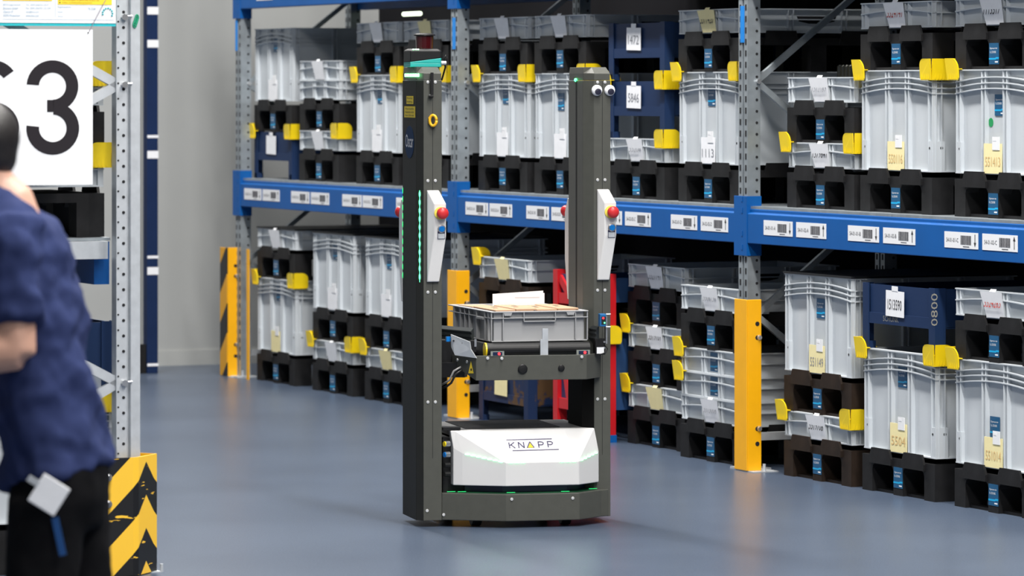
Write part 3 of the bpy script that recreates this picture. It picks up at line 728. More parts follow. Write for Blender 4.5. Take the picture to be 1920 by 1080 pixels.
polyR = [(0.322,0.0), (0.387,0.0), (0.387,0.255), (0.2866,0.255), (0.2866,0.0354)]
def ins(poly, d):
    cx = sum(p[0] for p in poly)/len(poly); cy = sum(p[1] for p in poly)/len(poly)
    return [(x-(d if x > cx else -d), y-(d if y > cy else -d)) for x, y in poly]
scr = MB().lathe([(0.0062,0),(0.0058,0.0015),(0.003,0.002)], n=10).mesh('screw', mat('screw_zinc', (0.75,0.75,0.75), 0.3, metal=0.4, var=0))
scd = MB().lathe([(0.0022,0.0018),(0.0021,0.0024)], n=6).mesh('socket', DARK)
def screw(parent, p, rz=0.0):
    s_ = put('screw', scr, parent, p, (PI/2, 0, rz)); return s_
for poly, nm in ((polyL, 'l'), (polyR, 'r')):
    q = MB(); q.prism(poly if nm == 'r' else [(-0.344,0.0), (-0.273,0.0), (-0.273,0.267), (-0.344,0.267)], 0.025, ZC-0.001); c = q.build('column', ROB, rob, bevel=0.0015)
    if nm == 'l':
        q = MB(); q.prism([(-0.3445,0.0002), (-0.3445,0.267), (-0.3676,0.267), (-0.3676,0.0236)], 0.025, ZC-0.001); q.build('side_cover', ROBD, c, bevel=0.001)
    q = MB()
    ip = ins(poly, 0.0015)
    top = [(x, y+(0.05 if y < 0.02 else 0.0)) for x, y in ins(poly, 0.004)]
    q.rings([[(x,y,ZC) for x,y in ip], [(x,y,ZT-0.024) for x,y in ip], [(x,y,ZT) for x,y in top]])
    q.build('column_cap', ROB, rob, bevel=0.0015)
    f0, f1 = poly[0][0], poly[1][0]; cx = (f0+f1)/2
    q = MB(); q.box(cx-0.0008, cx+0.0008, -0.0006, 0.0, 0.26, ZC-0.002); q.build('seam', DARK, c)
    for py in (154, 338, 546, 751):
        for dx in (-0.0145, 0.0145): screw(c, (cx+dx-0.004, -0.0005, zy(py, 0)))
screw(rob.children[0], ony(801, 957.5, -0.0005)); screw(rob.children[2], ony(1136, 948, -0.0005))
colL = rob.children[0]
colL = rob.children[0]; colR = rob.children[2]
# slot in the inner face of the right column
q = MB(); p0 = onp(1080.5, 150, (0.2866,0,0), (1,0,0)); p1 = onp(1080.5, 792, (0.2866,0,0), (1,0,0))
q.box(0.2851, 0.2871, p0.y-0.007, p0.y+0.007, p1.z, p0.z); q.build('guide_slot', DARK, colR)
q = MB(); q.ball((0.2846, p0.y, p0.z), 0.007, 10, 7); q.build('indicator', LED, colR)
# black lower inner cover of the right column
q = MB(); q.prism([(0.322,-0.002),(0.322,-0.0004),(0.2862,0.0352),(0.2862,0.25),(0.2835,0.25),(0.2835,0.0345)], 0.35, 0.60); q.build('lower_cover', mat('matt_black_cover', (0.006,0.006,0.006), 0.8, var=0.1, spec=0.05), rob)
q = MB(); q.box(0.19, 0.286, 0.035, 0.25, 0.3365, 0.352); q.build('cover_plate', RBLK, rob)
# handle panels
def handle(xoff, back=False):
    k = lambda zx, zy_: (zx/3.6+1040-1118.6, zy_/3.6+330)
    def pt(zx, zy_, y):
        dx, py = k(zx, zy_)
        z = H-(py-HY)*15.85/F
        return (xoff+dx*15.85/F/0.965, y, z)
    A = [pt(283,90,-0.002), pt(362,90,-0.002), pt(398,180,-0.002), pt(398,400,-0.002), pt(365,705,-0.002), pt(283,705,-0.002)]
    Bm = [pt(285,92,-0.012), pt(362,92,-0.012), pt(400,182,-0.036), pt(400,400,-0.036), pt(364,703,-0.012), pt(285,703,-0.012)]
    G = [pt(322,182,-0.036), pt(322,400,-0.036)]
    mb = MB(); mb.add(A+Bm+G, [(0,1,2,3,4,5), (0,1,7,6), (1,2,8,7), (2,3,9,8), (3,4,10,9), (4,5,11,10), (5,0,6,11), (6,7,8,12), (12,8,9,13), (13,9,10,11), (6,12,13,11)])
    h = mb.build('handle_panel', ROBW, rob, bevel=0.003)
    cx, _, cz = pt(362, 243, 0)
    def disc(name, m, x, z, r, y0, y1, r1=None, sm=True):
        q = MB(); q.cyl((x, y0, z), (x, y1, z), r, r1, n=20); return q.build(name, m, h, smooth=False, bevel=0.0015)
    disc('button_ring', YELB, cx, cz, 0.0245, -0.0365, -0.040)
    disc('button_stem', YELB, cx, cz, 0.014, -0.040, -0.052)
    q = MB(); q.lathe([(0.014,0.0),(0.0225,0.003),(0.0225,0.012),(0.019,0.018),(0.010,0.0215),(0.003,0.0225)], n=20); q.build('emergency_button', REDB, h, smooth=True, loc=(cx+0.004, -0.050, cz), rot=(PI/2,0,0))
    bxx, _, bz = pt(369, 348, 0)
    q = MB(); q.lathe([(0.0155,0),(0.0155,0.005),(0.0125,0.007)], n=20); q.build('button_bezel', STEEL, h, loc=(bxx, -0.0365, bz), rot=(PI/2,0,0))
    disc('blue_button', BLUB, bxx, bz, 0.0115, -0.0435, -0.047)
    q = MB(); q.box(bxx-0.0155, bxx+0.0135, -0.0375, -0.0365, bz-0.038, bz-0.010); q.build('button_plate', mat('plate_navy', (0.03,0.03,0.08), 0.5, var=0), h)
    q = MB(); q.box(bxx-0.0135, bxx+0.0115, -0.0385, -0.0375, bz-0.0365, bz-0.018); q.build('legend_plate', GALVF, h)
    return h
hl = handle(ony(799.5, 400, 0).x); hr = handle(ony(1118.6, 400, 0).x)
# the same handles on the rear faces, seen edge on
for x in (-0.371, 0.288):
    h = MB(); z0, z1 = H-(562-HY)*16.1/F, H-(372-HY)*16.1/F
    h.prismx([(0.268,z0),(0.280,z0),(0.322,z0+0.16),(0.322,z1-0.055),(0.280,z1),(0.268,z1)], x, x+0.065)
    hp = h.build('handle_panel', ROBW, rob, bevel=0.003)
    q = MB(); q.lathe([(0.014,-0.014),(0.0225,0.003),(0.0225,0.012),(0.012,0.021)], n=18); q.build('emergency_button', REDB, hp, smooth=True, loc=(x+0.012, 0.337, H-(396-HY)*16.15/F), rot=(-PI/2,0,0))
# green light strips
chN = Vector((-1,-1,0)).normalized(); chP = Vector((-0.3558,0.0118,0))
for k in range(11):
    py = 364+15.5*k
    p = onp(787, py, chP, chN)
    q = MB(); q.lathe([(0.0004,-0.014),(0.0035,-0.004),(0.0035,0.004),(0.0004,0.014)], n=8); q.build('led', LED, colL, loc=p)
p0 = onp(787, 357, chP, chN); p1 = onp(787, 529, chP, chN)
q = MB(); q.cyl(p0, p1, 0.0012, n=6); q.build('light_strip', LED, colL)
for k in range(11):
    q = MB(); q.lathe([(0.0004,-0.012),(0.0018,-0.004),(0.0018,0.004),(0.0004,0.012)], n=8); q.build('led', LEDD, colL, loc=(-0.3682, 0.262, H-(355+15.7*k-HY)*16.15/F))
q = MB()
for k in range(6):
    p = onp(761.5+4.7*k, 141, (-0.3681,0,0), (1,0,0))
    if p.y < 0.0245:
        p = onp(761.5+4.7*k, 141, chP-Vector((0.001,0.001,0)), chN)
    p = Vector((p.x-0.001, p.y, p.z))
    q = MB(); q.box(p.x-0.003, p.x+0.001, p.y-0.0095, p.y+0.0095, p.z-0.006, p.z+0.006); q.build('led', LEDW, colL)
# stickers on the left column side
def side_pt(px, py): return onp(px, py, (-0.3678,0,0), (1,0,0))
def side_sticker(px0, px1, py0, py1, lines, m=YBOX):
    a = side_pt(px0, py1); b = side_pt(px1, py0)
    q = MB(); q.box(-0.3688, -0.3678, b.y, a.y, a.z, b.z); s_ = q.build('warning_sticker', m, colL)
    n = len(lines); hh = (b.z-a.z)
    for i, l in enumerate(lines):
        text('lettering', l, INKK, s_, -0.3692, a.y-(a.y-b.y)*0.10, b.z-hh*(0.08+0.88*(i+1)/n)+0.003, (a.y-b.y)*0.8, hh*0.55/n, (PI/2, 0, -PI/2))
side_sticker(762.5, 775, 180, 195, ['No sitting', 'loading'])
side_sticker(758.5, 778.5, 199.5, 220, ['Vorsicht', 'Hubsäule nicht', 'berühren'])
c = side_pt(768, 266.5); e0 = side_pt(760, 266.5); e1 = side_pt(776.5, 266.5); tz = side_pt(768, 236).z; bz = side_pt(768, 297).z
q = MB(); n = 28; ry = (e0.y-e1.y)/2; rz_ = (tz-bz)/2
q.rings([[(-0.3678-dx, c.y+ry*math.cos(2*PI*i/n), c.z+rz_*math.sin(2*PI*i/n)) for i in range(n)] for dx in (0, 0.001)])
ov = q.build('name_badge', mat('badge_navy', (0.006, 0.035, 0.10), 0.6, var=0, spec=0.05), colL)
text('lettering', 'Oscar', WHITE, ov, -0.3694, c.y+ry*0.82, c.z-0.020, ry*1.70, 0.050, (PI/2, 0, -PI/2))
# antenna rod and hook on the left column front
p = ony(810, 182, -0.012); p2 = ony(811, 138, -0.012)
q = MB(); q.box(p.x-0.005, p.x+0.005, -0.016, -0.006, p.z, p2.z+0.004); q.cyl((p.x-0.012,-0.011,p.z+0.004),(p.x+0.005,-0.011,p.z+0.004),0.006,n=10); q.build('antenna_rod', RBLK, colL)
q = MB(); q.cyl((p.x-0.008,-0.005,p.z+0.006),(p.x-0.008,-0.013,p.z+0.006),0.005,n=10); q.build('rod_screw', STEEL, colL)
p = ony(811, 226, -0.012)
pts = [(p.x+0.012*math.cos(t)+0.002, -0.012-0.006*math.cos(t), p.z+0.020*math.sin(t)) for t in [2*PI*i/16 for i in range(17)]]
q = MB(); q.tube(pts, [0.0055]*17, 8); q.box(p.x-0.014, p.x-0.006, -0.010, 0, p.z-0.012, p.z+0.012); q.build('key_hook', mat('hook_orange', (0.90,0.50,0.02), 0.35, var=0.02), colL, smooth=True)
# safety scanner on the left column
cp = ony(796, 120, 0.10); cxs, cys = cp.x, 0.12
q = MB(); q.prism([(cxs-0.062,cys-0.05),(cxs+0.055,cys-0.06),(cxs+0.066,cys-0.02),(cxs+0.066,cys+0.07),(cxs-0.05,cys+0.08),(cxs-0.07,cys+0.03)], ZT, ZT+0.014)
pl0 = [(cxs-0.062,cys-0.05),(cxs+0.055,cys-0.06),(cxs+0.066,cys-0.02),(cxs+0.066,cys+0.07),(cxs-0.05,cys+0.08),(cxs-0.07,cys+0.03)]
q.rings([[(x,y,ZT+0.0141) for x,y in pl0], [(x,y,ZT+0.018+0.018*(x-cxs+0.07)/0.14) for x,y in pl0]])
sc_ = q.build('scanner_base', TURQ, rob, bevel=0.004)
q = MB(); pl_ = [(cxs-0.062,cys-0.05),(cxs+0.055,cys-0.06),(cxs+0.066,cys-0.02),(cxs+0.066,cys+0.07),(cxs-0.05,cys+0.08),(cxs-0.07,cys+0.03)]
q.rings([[(x,y,ZT+0.0184+0.018*(x-cxs+0.07)/0.14) for x,y in pl_], [(x,y,ZT+0.062) for x,y in pl_], [(cxs+(x-cxs)*0.8,cys+(y-cys)*0.8,ZT+0.070) for x,y in pl_]])
q.build('scanner_body', RBLK, sc_, bevel=0.003)
q = MB(); q.lathe([(0.032,ZT+0.066),(0.0345,ZT+0.118)], (cxs+0.004,cys,0), 24); q.build('scanner_window', LENS, sc_, smooth=False)
q = MB(); q.lathe([(0.034,ZT+0.1185),(0.042,ZT+0.1200),(0.041,ZT+0.124),(0.030,ZT+0.128),(0.01,ZT+0.1295)], (cxs+0.004,cys,0), 24); q.build('scanner_lid', RBLK, sc_)
for dx in (-0.052, -0.042, -0.034):
    q = MB(); q.box(cxs+dx, cxs+dx+0.006, cys-0.05, cys-0.044, ZT+0.0645, ZT+0.069); q.build('status_led', LEDW, sc_)
q = MB(); q.cyl((cxs+0.06,cys,ZT+0.016),(cxs+0.088,cys,ZT+0.016),0.0075,n=10); q.build('cable_plug', STEEL, sc_)
q = MB(); q.tube([(cxs+0.086,cys,ZT+0.016),(cxs+0.094,cys,ZT+0.034),(cxs+0.088,cys,ZT+0.044),(cxs+0.080,cys,ZT+0.030),(cxs+0.088,cys+0.01,ZT+0.0),(cxs+0.078,cys+0.03,ZT-0.05)], 0.0035, 8); q.build('cable', RBLK, sc_, smooth=True)
# googly eyes
for px in (1119, 1143):
    p = ony(px, 169.5, -0.001)
    q = MB(); q.lathe([(0.0212,0),(0.0212,0.003),(0.017,0.009),(0.009,0.012),(0.002,0.013)], n=24); ey = q.build('googly_eye', mat('eye_white', (0.85,0.86,0.88), 0.25, var=0), rob, smooth=True, loc=p, rot=(PI/2,0,0))
    q = MB(); q.lathe([(0.0122,0.0),(0.0122,0.0155),(0.006,0.0165)], n=20); q.build('pupil', mat('pupil_black', (0.02,0.02,0.04), 0.3, var=0), ey, loc=(0.002, -0.005, 0.0))
# base: chassis, bumper, hood, wheels
q = MB(); q.box(-0.262, 0.30, 0.03, 0.50, 0.05, 0.335); q.build('chassis', RBLK, rob)
bump = [(-0.2728,0.0), (-0.203,-0.036), (-0.05,-0.112), (0.235,-0.116), (0.345,-0.022), (0.378,-0.004), (0.378,0.02), (-0.2728,0.02)]
zb1 = ony(947, 927, -0.112).z
q = MB(); q.prism(bump, 0.026, zb1); bmp = q.build('bumper', ROB, rob, bevel=0.003)
for px, py, y in ((959.5, 936, -0.1145), (1074, 934, -0.1165)): screw(bmp, ony(px, py, y))
screw(bmp, ony(1135, 948, -0.006)); screw(bmp, ony(832, 965, -0.004))
zh0 = ony(947, 912, -0.108).z; zr = ony(947, 867.6, -0.108).z
ztop = ony(950, 806, -0.01).z
B0 = [(-0.232,0.03), (-0.232,-0.012), (-0.200,-0.032), (-0.05,-0.108), (0.234,-0.112), (0.335,-0.022), (0.335,0.03)]
Rz = [zr+0.055, zr+0.052, zr+0.032, zr, zr, zr+0.027, zr+0.04]
T0 = [(-0.240,0.03), (-0.240,0.0), (-0.222,-0.006), (-0.10,-0.012), (0.20,-0.014), (0.322,-0.004), (0.322,0.03)]
q = MB(); q.rings([[(x,y,zh0) for x,y in B0], [(x,y,z) for (x,y),z in zip(B0,Rz)], [(x,y,ztop) for x,y in T0]])
hood = q.build('hood', ROBW, rob, bevel=0.003)
q = MB(); q.box(-0.235, 0.31, 0.0305, 0.42, ztop-0.02, ztop+0.001); q.build('top_plate', mat('top_plate_grey', (0.10,0.10,0.10), 0.5, var=0.1), rob)
for k in range(22):
    y = 0.05+0.0165*k
    q = MB(); q.box(-0.17, 0.20, y, y+0.007, ztop+0.001, ztop+0.004); q.build('rib', RBLK, [o for o in rob.children if o.name.startswith('top_plate')][0])
q = MB(); q.box(-0.268, -0.20, 0.0, 0.06, ztop+0.0015, ztop+0.012); q.build('end_bracket', RBLK, rob)
# lettering on the sloped hood front
fn = (Vector((T0[4][0],T0[4][1],ztop))-Vector((B0[4][0],B0[4][1],zr))).cross(Vector((B0[3][0],B0[3][1],zr))-Vector((B0[4][0],B0[4][1],zr))).normalized()
if fn.y > 0: fn = -fn
fp0 = Vector((B0[4][0],B0[4][1],zr))+fn*0.0012
lt = onp(955, 840.5, fp0, fn); rt = onp(1042, 838, fp0, fn); tp = onp(955, 829.5, fp0, fn)
xa = (rt-lt).normalized(); ya = fn.cross(xa); 
def hoodmat():
    return Matrix(((xa.x, ya.x, fn.x, lt.x), (xa.y, ya.y, fn.y, lt.y), (xa.z, ya.z, fn.z, lt.z), (0,0,0,1)))
LM = hoodmat(); lw_ = (rt-lt).length; lh = abs((tp-lt).dot(ya))
LOGO = mat('logo_indigo', (0.03, 0.02, 0.10), 0.5, var=0)
def onhood(mb, name, m):
    mb.v = [tuple(LM @ Vector(v)) for v in mb.v]; return mb.build(name, m, hood)
def stroke(mb, x0, y0, x1, y1, w):
    d = Vector((x1-x0, y1-y0)).normalized(); s_ = Vector((-d.y, d.x))*w/2
    mb.add([(x0-s_.x,y0-s_.y,0.0003),(x1-s_.x,y1-s_.y,0.0003),(x1+s_.x,y1+s_.y,0.0003),(x0+s_.x,y0+s_.y,0.0003)], [(0,1,2,3)])
g = MB(); cw = lw_/5.0; g_w = lh*0.15; gl = cw*0.62
x = 0.0; stroke(g, x+g_w/2, 0, x+g_w/2, lh, g_w); stroke(g, x+g_w, lh*0.45, x+gl, lh, g_w); stroke(g, x+gl*0.35, lh*0.6, x+gl*1.05, 0, g_w)
x = cw; stroke(g, x+g_w/2, 0, x+g_w/2, lh, g_w); stroke(g, x+gl, 0, x+gl, lh, g_w); stroke(g, x+g_w/2, lh, x+gl, 0, g_w)
x = cw*2; stroke(g, x-0.1*gl, 0, x+gl*0.5, lh, g_w); stroke(g, x+gl*1.1, 0, x+gl*0.5, lh, g_w)
for x in (cw*3.15, cw*4.15):
    stroke(g, x+g_w/2, 0, x+g_w/2, lh, g_w)
    for k in range(8):
        t0, t1 = PI/2-PI*k/8, PI/2-PI*(k+1)/8
        stroke(g, x+gl*0.55+gl*0.4*math.cos(t0), lh*0.70+lh*0.26*math.sin(t0), x+gl*0.55+gl*0.4*math.cos(t1), lh*0.70+lh*0.26*math.sin(t1), g_w)
    stroke(g, x, lh*0.96, x+gl*0.57, lh*0.96, g_w); stroke(g, x, lh*0.44, x+gl*0.57, lh*0.44, g_w)
stroke(g, -lw_*0.03, lh*1.42, lw_*0.95, lh*1.42, g_w*0.8); stroke(g, lw_*0.06, -lh*0.42, lw_*1.06, -lh*0.42, g_w*0.8)
onhood(g, 'logo_lettering', LOGO)
g = MB(); x = cw*2; g.add([(x+gl*0.02,0.0,0.0004),(x+gl*0.98,0.0,0.0004),(x+gl*0.5,lh*0.82,0.0004)], [(0,1,2)]); onhood(g, 'logo_triangle', YBOX)
# lights along the ridge of the hood
def ridge(i, j, t): 
    a = Vector((*B0[i], Rz[i])); b_ = Vector((*B0[j], Rz[j])); return a.lerp(b_, t)
for i, j, t0, t1, n in ((2, 3, 0.05, 0.95, 7), (3, 4, 0.03, 0.27, 3), (3, 4, 0.73, 0.97, 3), (4, 5, 0.05, 0.95, 5)):
    nrm = Vector((B0[j][1]-B0[i][1], -(B0[j][0]-B0[i][0]), 0)).normalized()
    for k in range(n):
        p = ridge(i, j, t0+(t1-t0)*(k+0.5)/n)+nrm*0.001
        q = MB(); q.ball((0,0,0), (0.010, 0.002, 0.0032), 8, 5); q.build('ridge_led', LEDW, hood, loc=p, rot=(0,0,math.atan2(B0[j][1]-B0[i][1], B0[j][0]-B0[i][0])))
# side connectors of the hood
for py, m in ((832, YEL), (852, BLUB)):
    p = ony(833, py, -0.004); q = MB(); q.cyl((p.x+0.018, -0.01, p.z), (p.x, -0.016, p.z), 0.011, n=12); cn = q.build('connector', STEEL, rob)
    q = MB(); q.cyl((p.x, -0.016, p.z), (p.x-0.004, -0.0173, p.z), 0.010, n=12); q.build('connector_cap', m, cn)
for py in (872, 889):
    p = ony(833, py, -0.004); q = MB(); q.cyl((p.x+0.02, -0.008, p.z), (p.x-0.002, -0.014, p.z), 0.010, n=12); q.build('connector', RBLK, rob)
# gap between hood and bumper: scanner shelf, green circuit edge
q = MB(); q.prism([(-0.23,0.02),(-0.19,-0.02),(-0.045,-0.09),(0.225,-0.094),(0.32,-0.018),(0.32,0.02)], zb1-0.004, zb1+0.003); q.build('gap_shelf', mat('green_board', (0.01,0.10,0.04), 0.4, var=0.2), rob)
q = MB(); q.prism([(-0.18,0.02),(-0.05,-0.055),(0.2,-0.06),(0.29,0.02)], zb1+0.004, zh0+0.01); q.build('gap_scanner', mat('gap_blue', (0.006,0.02,0.06), 0.3, var=0.2), rob)
for px in (846, 866, 958, 1060, 1112):
    y = {846:-0.0,866:-0.01,958:-0.085,1060:-0.09,1112:-0.01}[px]
    p = ony(px, 922, y); q = MB(); q.box(p.x-0.016, p.x+0.016, y-0.001, y+0.002, zb1+0.0035, zb1+0.0048); q.build('gap_led', LEDD, rob)
for x, y in ((-0.14, 0.01), (0.20, -0.025), (-0.16, 0.42), (0.22, 0.42)):
    q = MB(); q.cyl((x-0.018,y,0.045),(x+0.018,y,0.045),0.045,n=20); q.build('wheel', RBLK, rob, bevel=0.004)
# lifting tray
yt = -0.105
z0t, z1t = zy(712.5, yt, 1000), zy(666, yt, 1000)
pA, pB, pC = ony(892.5, 690, -0.085), ony(1100, 690, -0.118), ony(1127, 690, -0.015)
tray = [(pA.x,-0.085),(pB.x,-0.118),(pC.x,-0.015)]
q = MB(); o_ = tray; i_ = [(x-0.002, y+0.004) for x, y in tray]
q.prism(o_+list(reversed(i_)), z0t, z1t); tr = q.build('tray_front', ROB, rob, bevel=0.0015)
pS = ony(851, 690, 0.03)
q = MB(); q.add([(pA.x,-0.085,z0t),(pA.x,-0.085,z1t),(pS.x,0.06,z1t-0.005),(pS.x,0.06,z0t+0.055),
                 (pA.x+0.003,-0.082,z0t),(pA.x+0.003,-0.082,z1t),(pS.x+0.003,0.062,z1t-0.005),(pS.x+0.003,0.062,z0t+0.055)],
                [(0,1,2,3),(4,5,6,7),(0,1,5,4),(1,2,6,5),(2,3,7,6),(3,0,4,7)]); sidep = q.build('tray_side', ROB, rob)
for px, py in ((914.5, 671.5), (941, 672), (1091, 669)): screw(tr, ony(px, py, -0.093-0.03*(px-892)/208))
nS = Vector((0.145, pA.x-pS.x, 0)).normalized(); nS = nS if nS.y < 0 else -nS
nS = Vector((-(0.06+0.085), -(pA.x-pS.x), 0)).normalized()
pp = Vector((pA.x,-0.085,0))+nS*0.001
tri = [onp(883, 677, pp, nS), onp(888, 700, pp, nS), onp(878, 700, pp, nS)]
q = MB(); q.add([tuple(v) for v in tri], [(0,1,2)]); q.build('warning_triangle', YBOX, sidep)
cc = onp(883.6, 693, pp+nS*0.0006, nS); q = MB(); q.cyl(cc, cc+nS*0.0005, 0.005, n=8); q.build('warning_symbol', INKK, sidep)
for px, py in ((857.5, 675), (875.5, 678.5)):
    c_ = onp(px, py, pp, nS); screw(sidep, c_, math.atan2(nS.x, -nS.y))
for px, py, r_ in ((980, 692, 0.0185), (1052.5, 690, 0.0125)):
    p = ony(px, py, -0.0995-0.033*(px-980)/208-0.0015); q = MB(); q.lathe([(r_,0),(r_,0.002),(r_*0.8,0.005),(r_*0.3,0.006)], n=22); q.build('sensor_cap', RBLK, tr, loc=p, rot=(PI/2,0,0))
# rollers, belt bed, rails
xl, xr = -0.10, 0.285
zc = ony(1000, 641, -0.05).z
for y in (-0.062,):
    q = MB(); q.cyl((xl-0.015, y, zc-0.027), (xr, y, zc-0.027), 0.0255, n=24); q.build('front_roller', RBLK, rob, smooth=False)
q = MB(); q.box(xl-0.02, xr, -0.035, 0.52, zc-0.05, zc-0.004); q.build('belt_bed', RBLK, rob)
q = MB(); q.cyl((xl-0.022, -0.062, zc-0.027), (xl-0.016, -0.062, zc-0.027), 0.027, n=20); q.build('roller_ring', YEL, rob)
RAIL = mat('rail_anthracite', (0.035,0.04,0.042), 0.4, metal=0.3, var=0.05)
def rail(x0, y0, x1, y1, za, zb_):
    mb = MB(); d = Vector((x1-x0, y1-y0)).normalized(); nn = Vector((d.y, -d.x)); 
    prof = [(0,za),(0.014,za),(0.014,za+0.008),(0.010,za+0.010),(0.010,za+0.016),(0.014,za+0.018),(0.014,za+0.026),(0.010,za+0.028),(0.010,za+0.034),(0.014,za+0.036),(0.014,zb_-0.012),(0.002,zb_),(0,zb_)]
    mb.rings([[(x0+nn.x*o, y0+nn.y*o, z) for o, z in prof], [(x1+nn.x*o, y1+nn.y*o, z) for o, z in prof]])
    return mb.build('guide_rail', RAIL, rob)
pL = ony(889, 622, -0.015)
rail(ony(829, 622, 0.20).x, 0.20, pL.x-0.0, -0.010, zy(641, 0.0, 889), zy(615, 0.0, 889))
pR = ony(1100, 625, -0.055); pR2 = ony(1133, 630, -0.10)
rail(pR.x+0.03, 0.12, pR2.x-0.01, -0.06, zy(635, -0.06, 1133), zy(612, -0.06, 1133))
# silver bracket on the left
def brk(px, py, y): v = ony(px, py, y); return (v.x, v.y, v.z)
q = MB(); a1 = [brk(845,627,-0.01), brk(880.5,641,-0.075), brk(882.5,655,-0.079), brk(893,671.5,-0.092), brk(853,666,-0.03), brk(846,651,-0.012)]
q.rings([a1, [(x+0.004, y+0.004, z) for x,y,z in a1]]); br = q.build('silver_bracket', GALVF, rob)
for px, py in ((850.5, 639), (868, 643.5)):
    v = ony(px, py, -0.048 if px > 860 else -0.027); q = MB(); q.cyl(v, v+Vector((-0.001,-0.003,0)), 0.004, n=8); q.build('hole', INKK, br)
q = MB(); v = ony(843, 636, 0.0); q.box(v.x-0.012, v.x+0.004, 0.0, 0.02, v.z-0.009, v.z+0.009); q.build('blue_sensor', BLUB, rob)
q = MB(); v = ony(887, 648, -0.07); q.box(v.x-0.010, v.x+0.012, -0.07, -0.04, v.z-0.024, v.z+0.018); q.build('motor_block', RBLK, rob)
q = MB(); v = ony(891, 643, -0.07); q.box(v.x-0.004, v.x+0.004, -0.075, -0.07, v.z-0.014, v.z+0.014); q.build('silver_spacer', STEEL, rob)
q = MB(); v = ony(1022, 640, -0.09)
q.box(v.x-0.012, v.x+0.010, -0.098, -0.09, z1t-0.004, zy(616, -0.09, 1022)); q.box(v.x-0.020, v.x-0.0125, -0.099, -0.09, z1t-0.004, zy(636, -0.09, 1017)); q.build('stopper', GALVF, rob)
for px in (933, 1094):
    v = ony(px, 661, -0.095); q = MB(); q.box(v.x-0.026, v.x+0.026, -0.093, -0.07, z1t-0.002, z1t+0.016); s_ = q.build('sensor_box', mat('sensor_grey', (0.25,0.27,0.25), 0.5, var=0), rob)
    q = MB(); q.box(v.x-0.018, v.x+0.018, -0.0945, -0.093, z1t+0.0005, z1t+0.013); q.build('sensor_face', mat('sensor_navy', (0.01,0.02,0.06), 0.3, var=0), s_)
    q = MB(); q.cyl((v.x+0.006, -0.0945, z1t+0.0065), (v.x+0.006, -0.0965, z1t+0.0065), 0.0055, n=10); q.build('sensor_lamp', LEDR, s_)
v = ony(1129.5, 600, -0.085)
q = MB(); q.box(v.x-0.013, v.x+0.011, -0.10, -0.07, v.z-0.024, v.z+0.024); s_ = q.build('light_sensor', mat('sensor_blue', (0.01,0.14,0.38), 0.4, var=0.03), rob, bevel=0.002)
q = MB(); q.box(v.x-0.008, v.x+0.009, -0.1015, -0.10, v.z-0.016, v.z+0.014); q.build('sensor_face', DARK, s_)
q = MB(); q.cyl((v.x-0.001,-0.1015,v.z+0.008),(v.x-0.001,-0.103,v.z+0.008),0.0045,n=8); q.build('sensor_lamp', LEDR, s_)
q = MB(); q.cyl((v.x+0.004,-0.1015,v.z-0.010),(v.x+0.004,-0.103,v.z-0.010),0.003,n=8); q.build('sensor_lamp', LED, s_)
q = MB(); q.box(v.x+0.013, v.x+0.018, -0.09, -0.06, v.z-0.09, v.z+0.02); q.cyl((v.x+0.012,-0.092,v.z+0.022),(v.x+0.030,-0.092,v.z+0.022),0.003,n=8); q.cyl((v.x+0.012,-0.092,v.z-0.026),(v.x+0.030,-0.092,v.z-0.026),0.003,n=8); q.build('sensor_bracket', STEEL, s_)
v = ony(1131, 650, -0.07)
q = MB(); q.box(v.x-0.03, v.x+0.008, -0.07, -0.03, v.z-0.03, v.z+0.03); q.build('corner_block', RBLK, rob)
q = MB(); q.box(v.x-0.026, v.x+0.002, -0.074, -0.07, v.z-0.026, v.z-0.002); q.build('white_tape', WHITE, rob)
q = MB(); q.tube([(v.x+0.006,-0.074,v.z+0.004),(v.x+0.016,-0.076,v.z-0.008),(v.x+0.008,-0.078,v.z-0.022),(v.x-0.018,-0.082,v.z-0.03)], 0.0022, 6); q.build('cable', RBLK, rob, smooth=True)
for dz in (0.018, -0.004): q = MB(); q.cyl((v.x+0.004,-0.070,v.z+dz),(v.x+0.004,-0.073,v.z+dz),0.004,n=8); q.build('bolt', STEEL, rob)
# carriage arms, dark mass behind the tray and cable loop on the left
q = MB(); q.box(-0.272, pS.x+0.02, 0.07, 0.24, z0t+0.035, z1t+0.05); q.build('carriage_arm', RBLK, rob)
q = MB(); q.box(pS.x, 0.257, 0.10, 0.20, z0t+0.03, z1t+0.01); q.build('carriage_beam', RBLK, rob)
q = MB(); q.prism([(-0.272,0.05),(-0.18,0.02),(-0.16,0.06),(-0.272,0.09)], z0t+0.005, z0t+0.06); q.build('carriage_foot', RBLK, rob)
v0 = ony(829, 728, 0.03); v1 = ony(846, 718, 0.0); v2 = ony(854, 702, -0.005); v3 = ony(868, 693, 0.0)
q = MB(); q.tube([v0, v0.lerp(v1, 0.5)+Vector((0,0,-0.003)), v1, v2, v3], 0.0045, 8); q.build('cable', RBLK, rob, smooth=True)
q = MB(); q.tube([v0+Vector((0,0.01,0.012)), v1+Vector((-0.004,0.01,0.010)), v2+Vector((-0.004,0.01,0.012)), v3+Vector((0,0.01,0.012))], 0.004, 8); q.build('cable', mat('grey_cable', (0.25,0.25,0.25), 0.5, var=0), rob, smooth=True)
q = MB(); q.box(-0.273, -0.262, 0.06, 0.20, 0.36, ZC-0.08); q.build('lift_rail', GALV, rob)

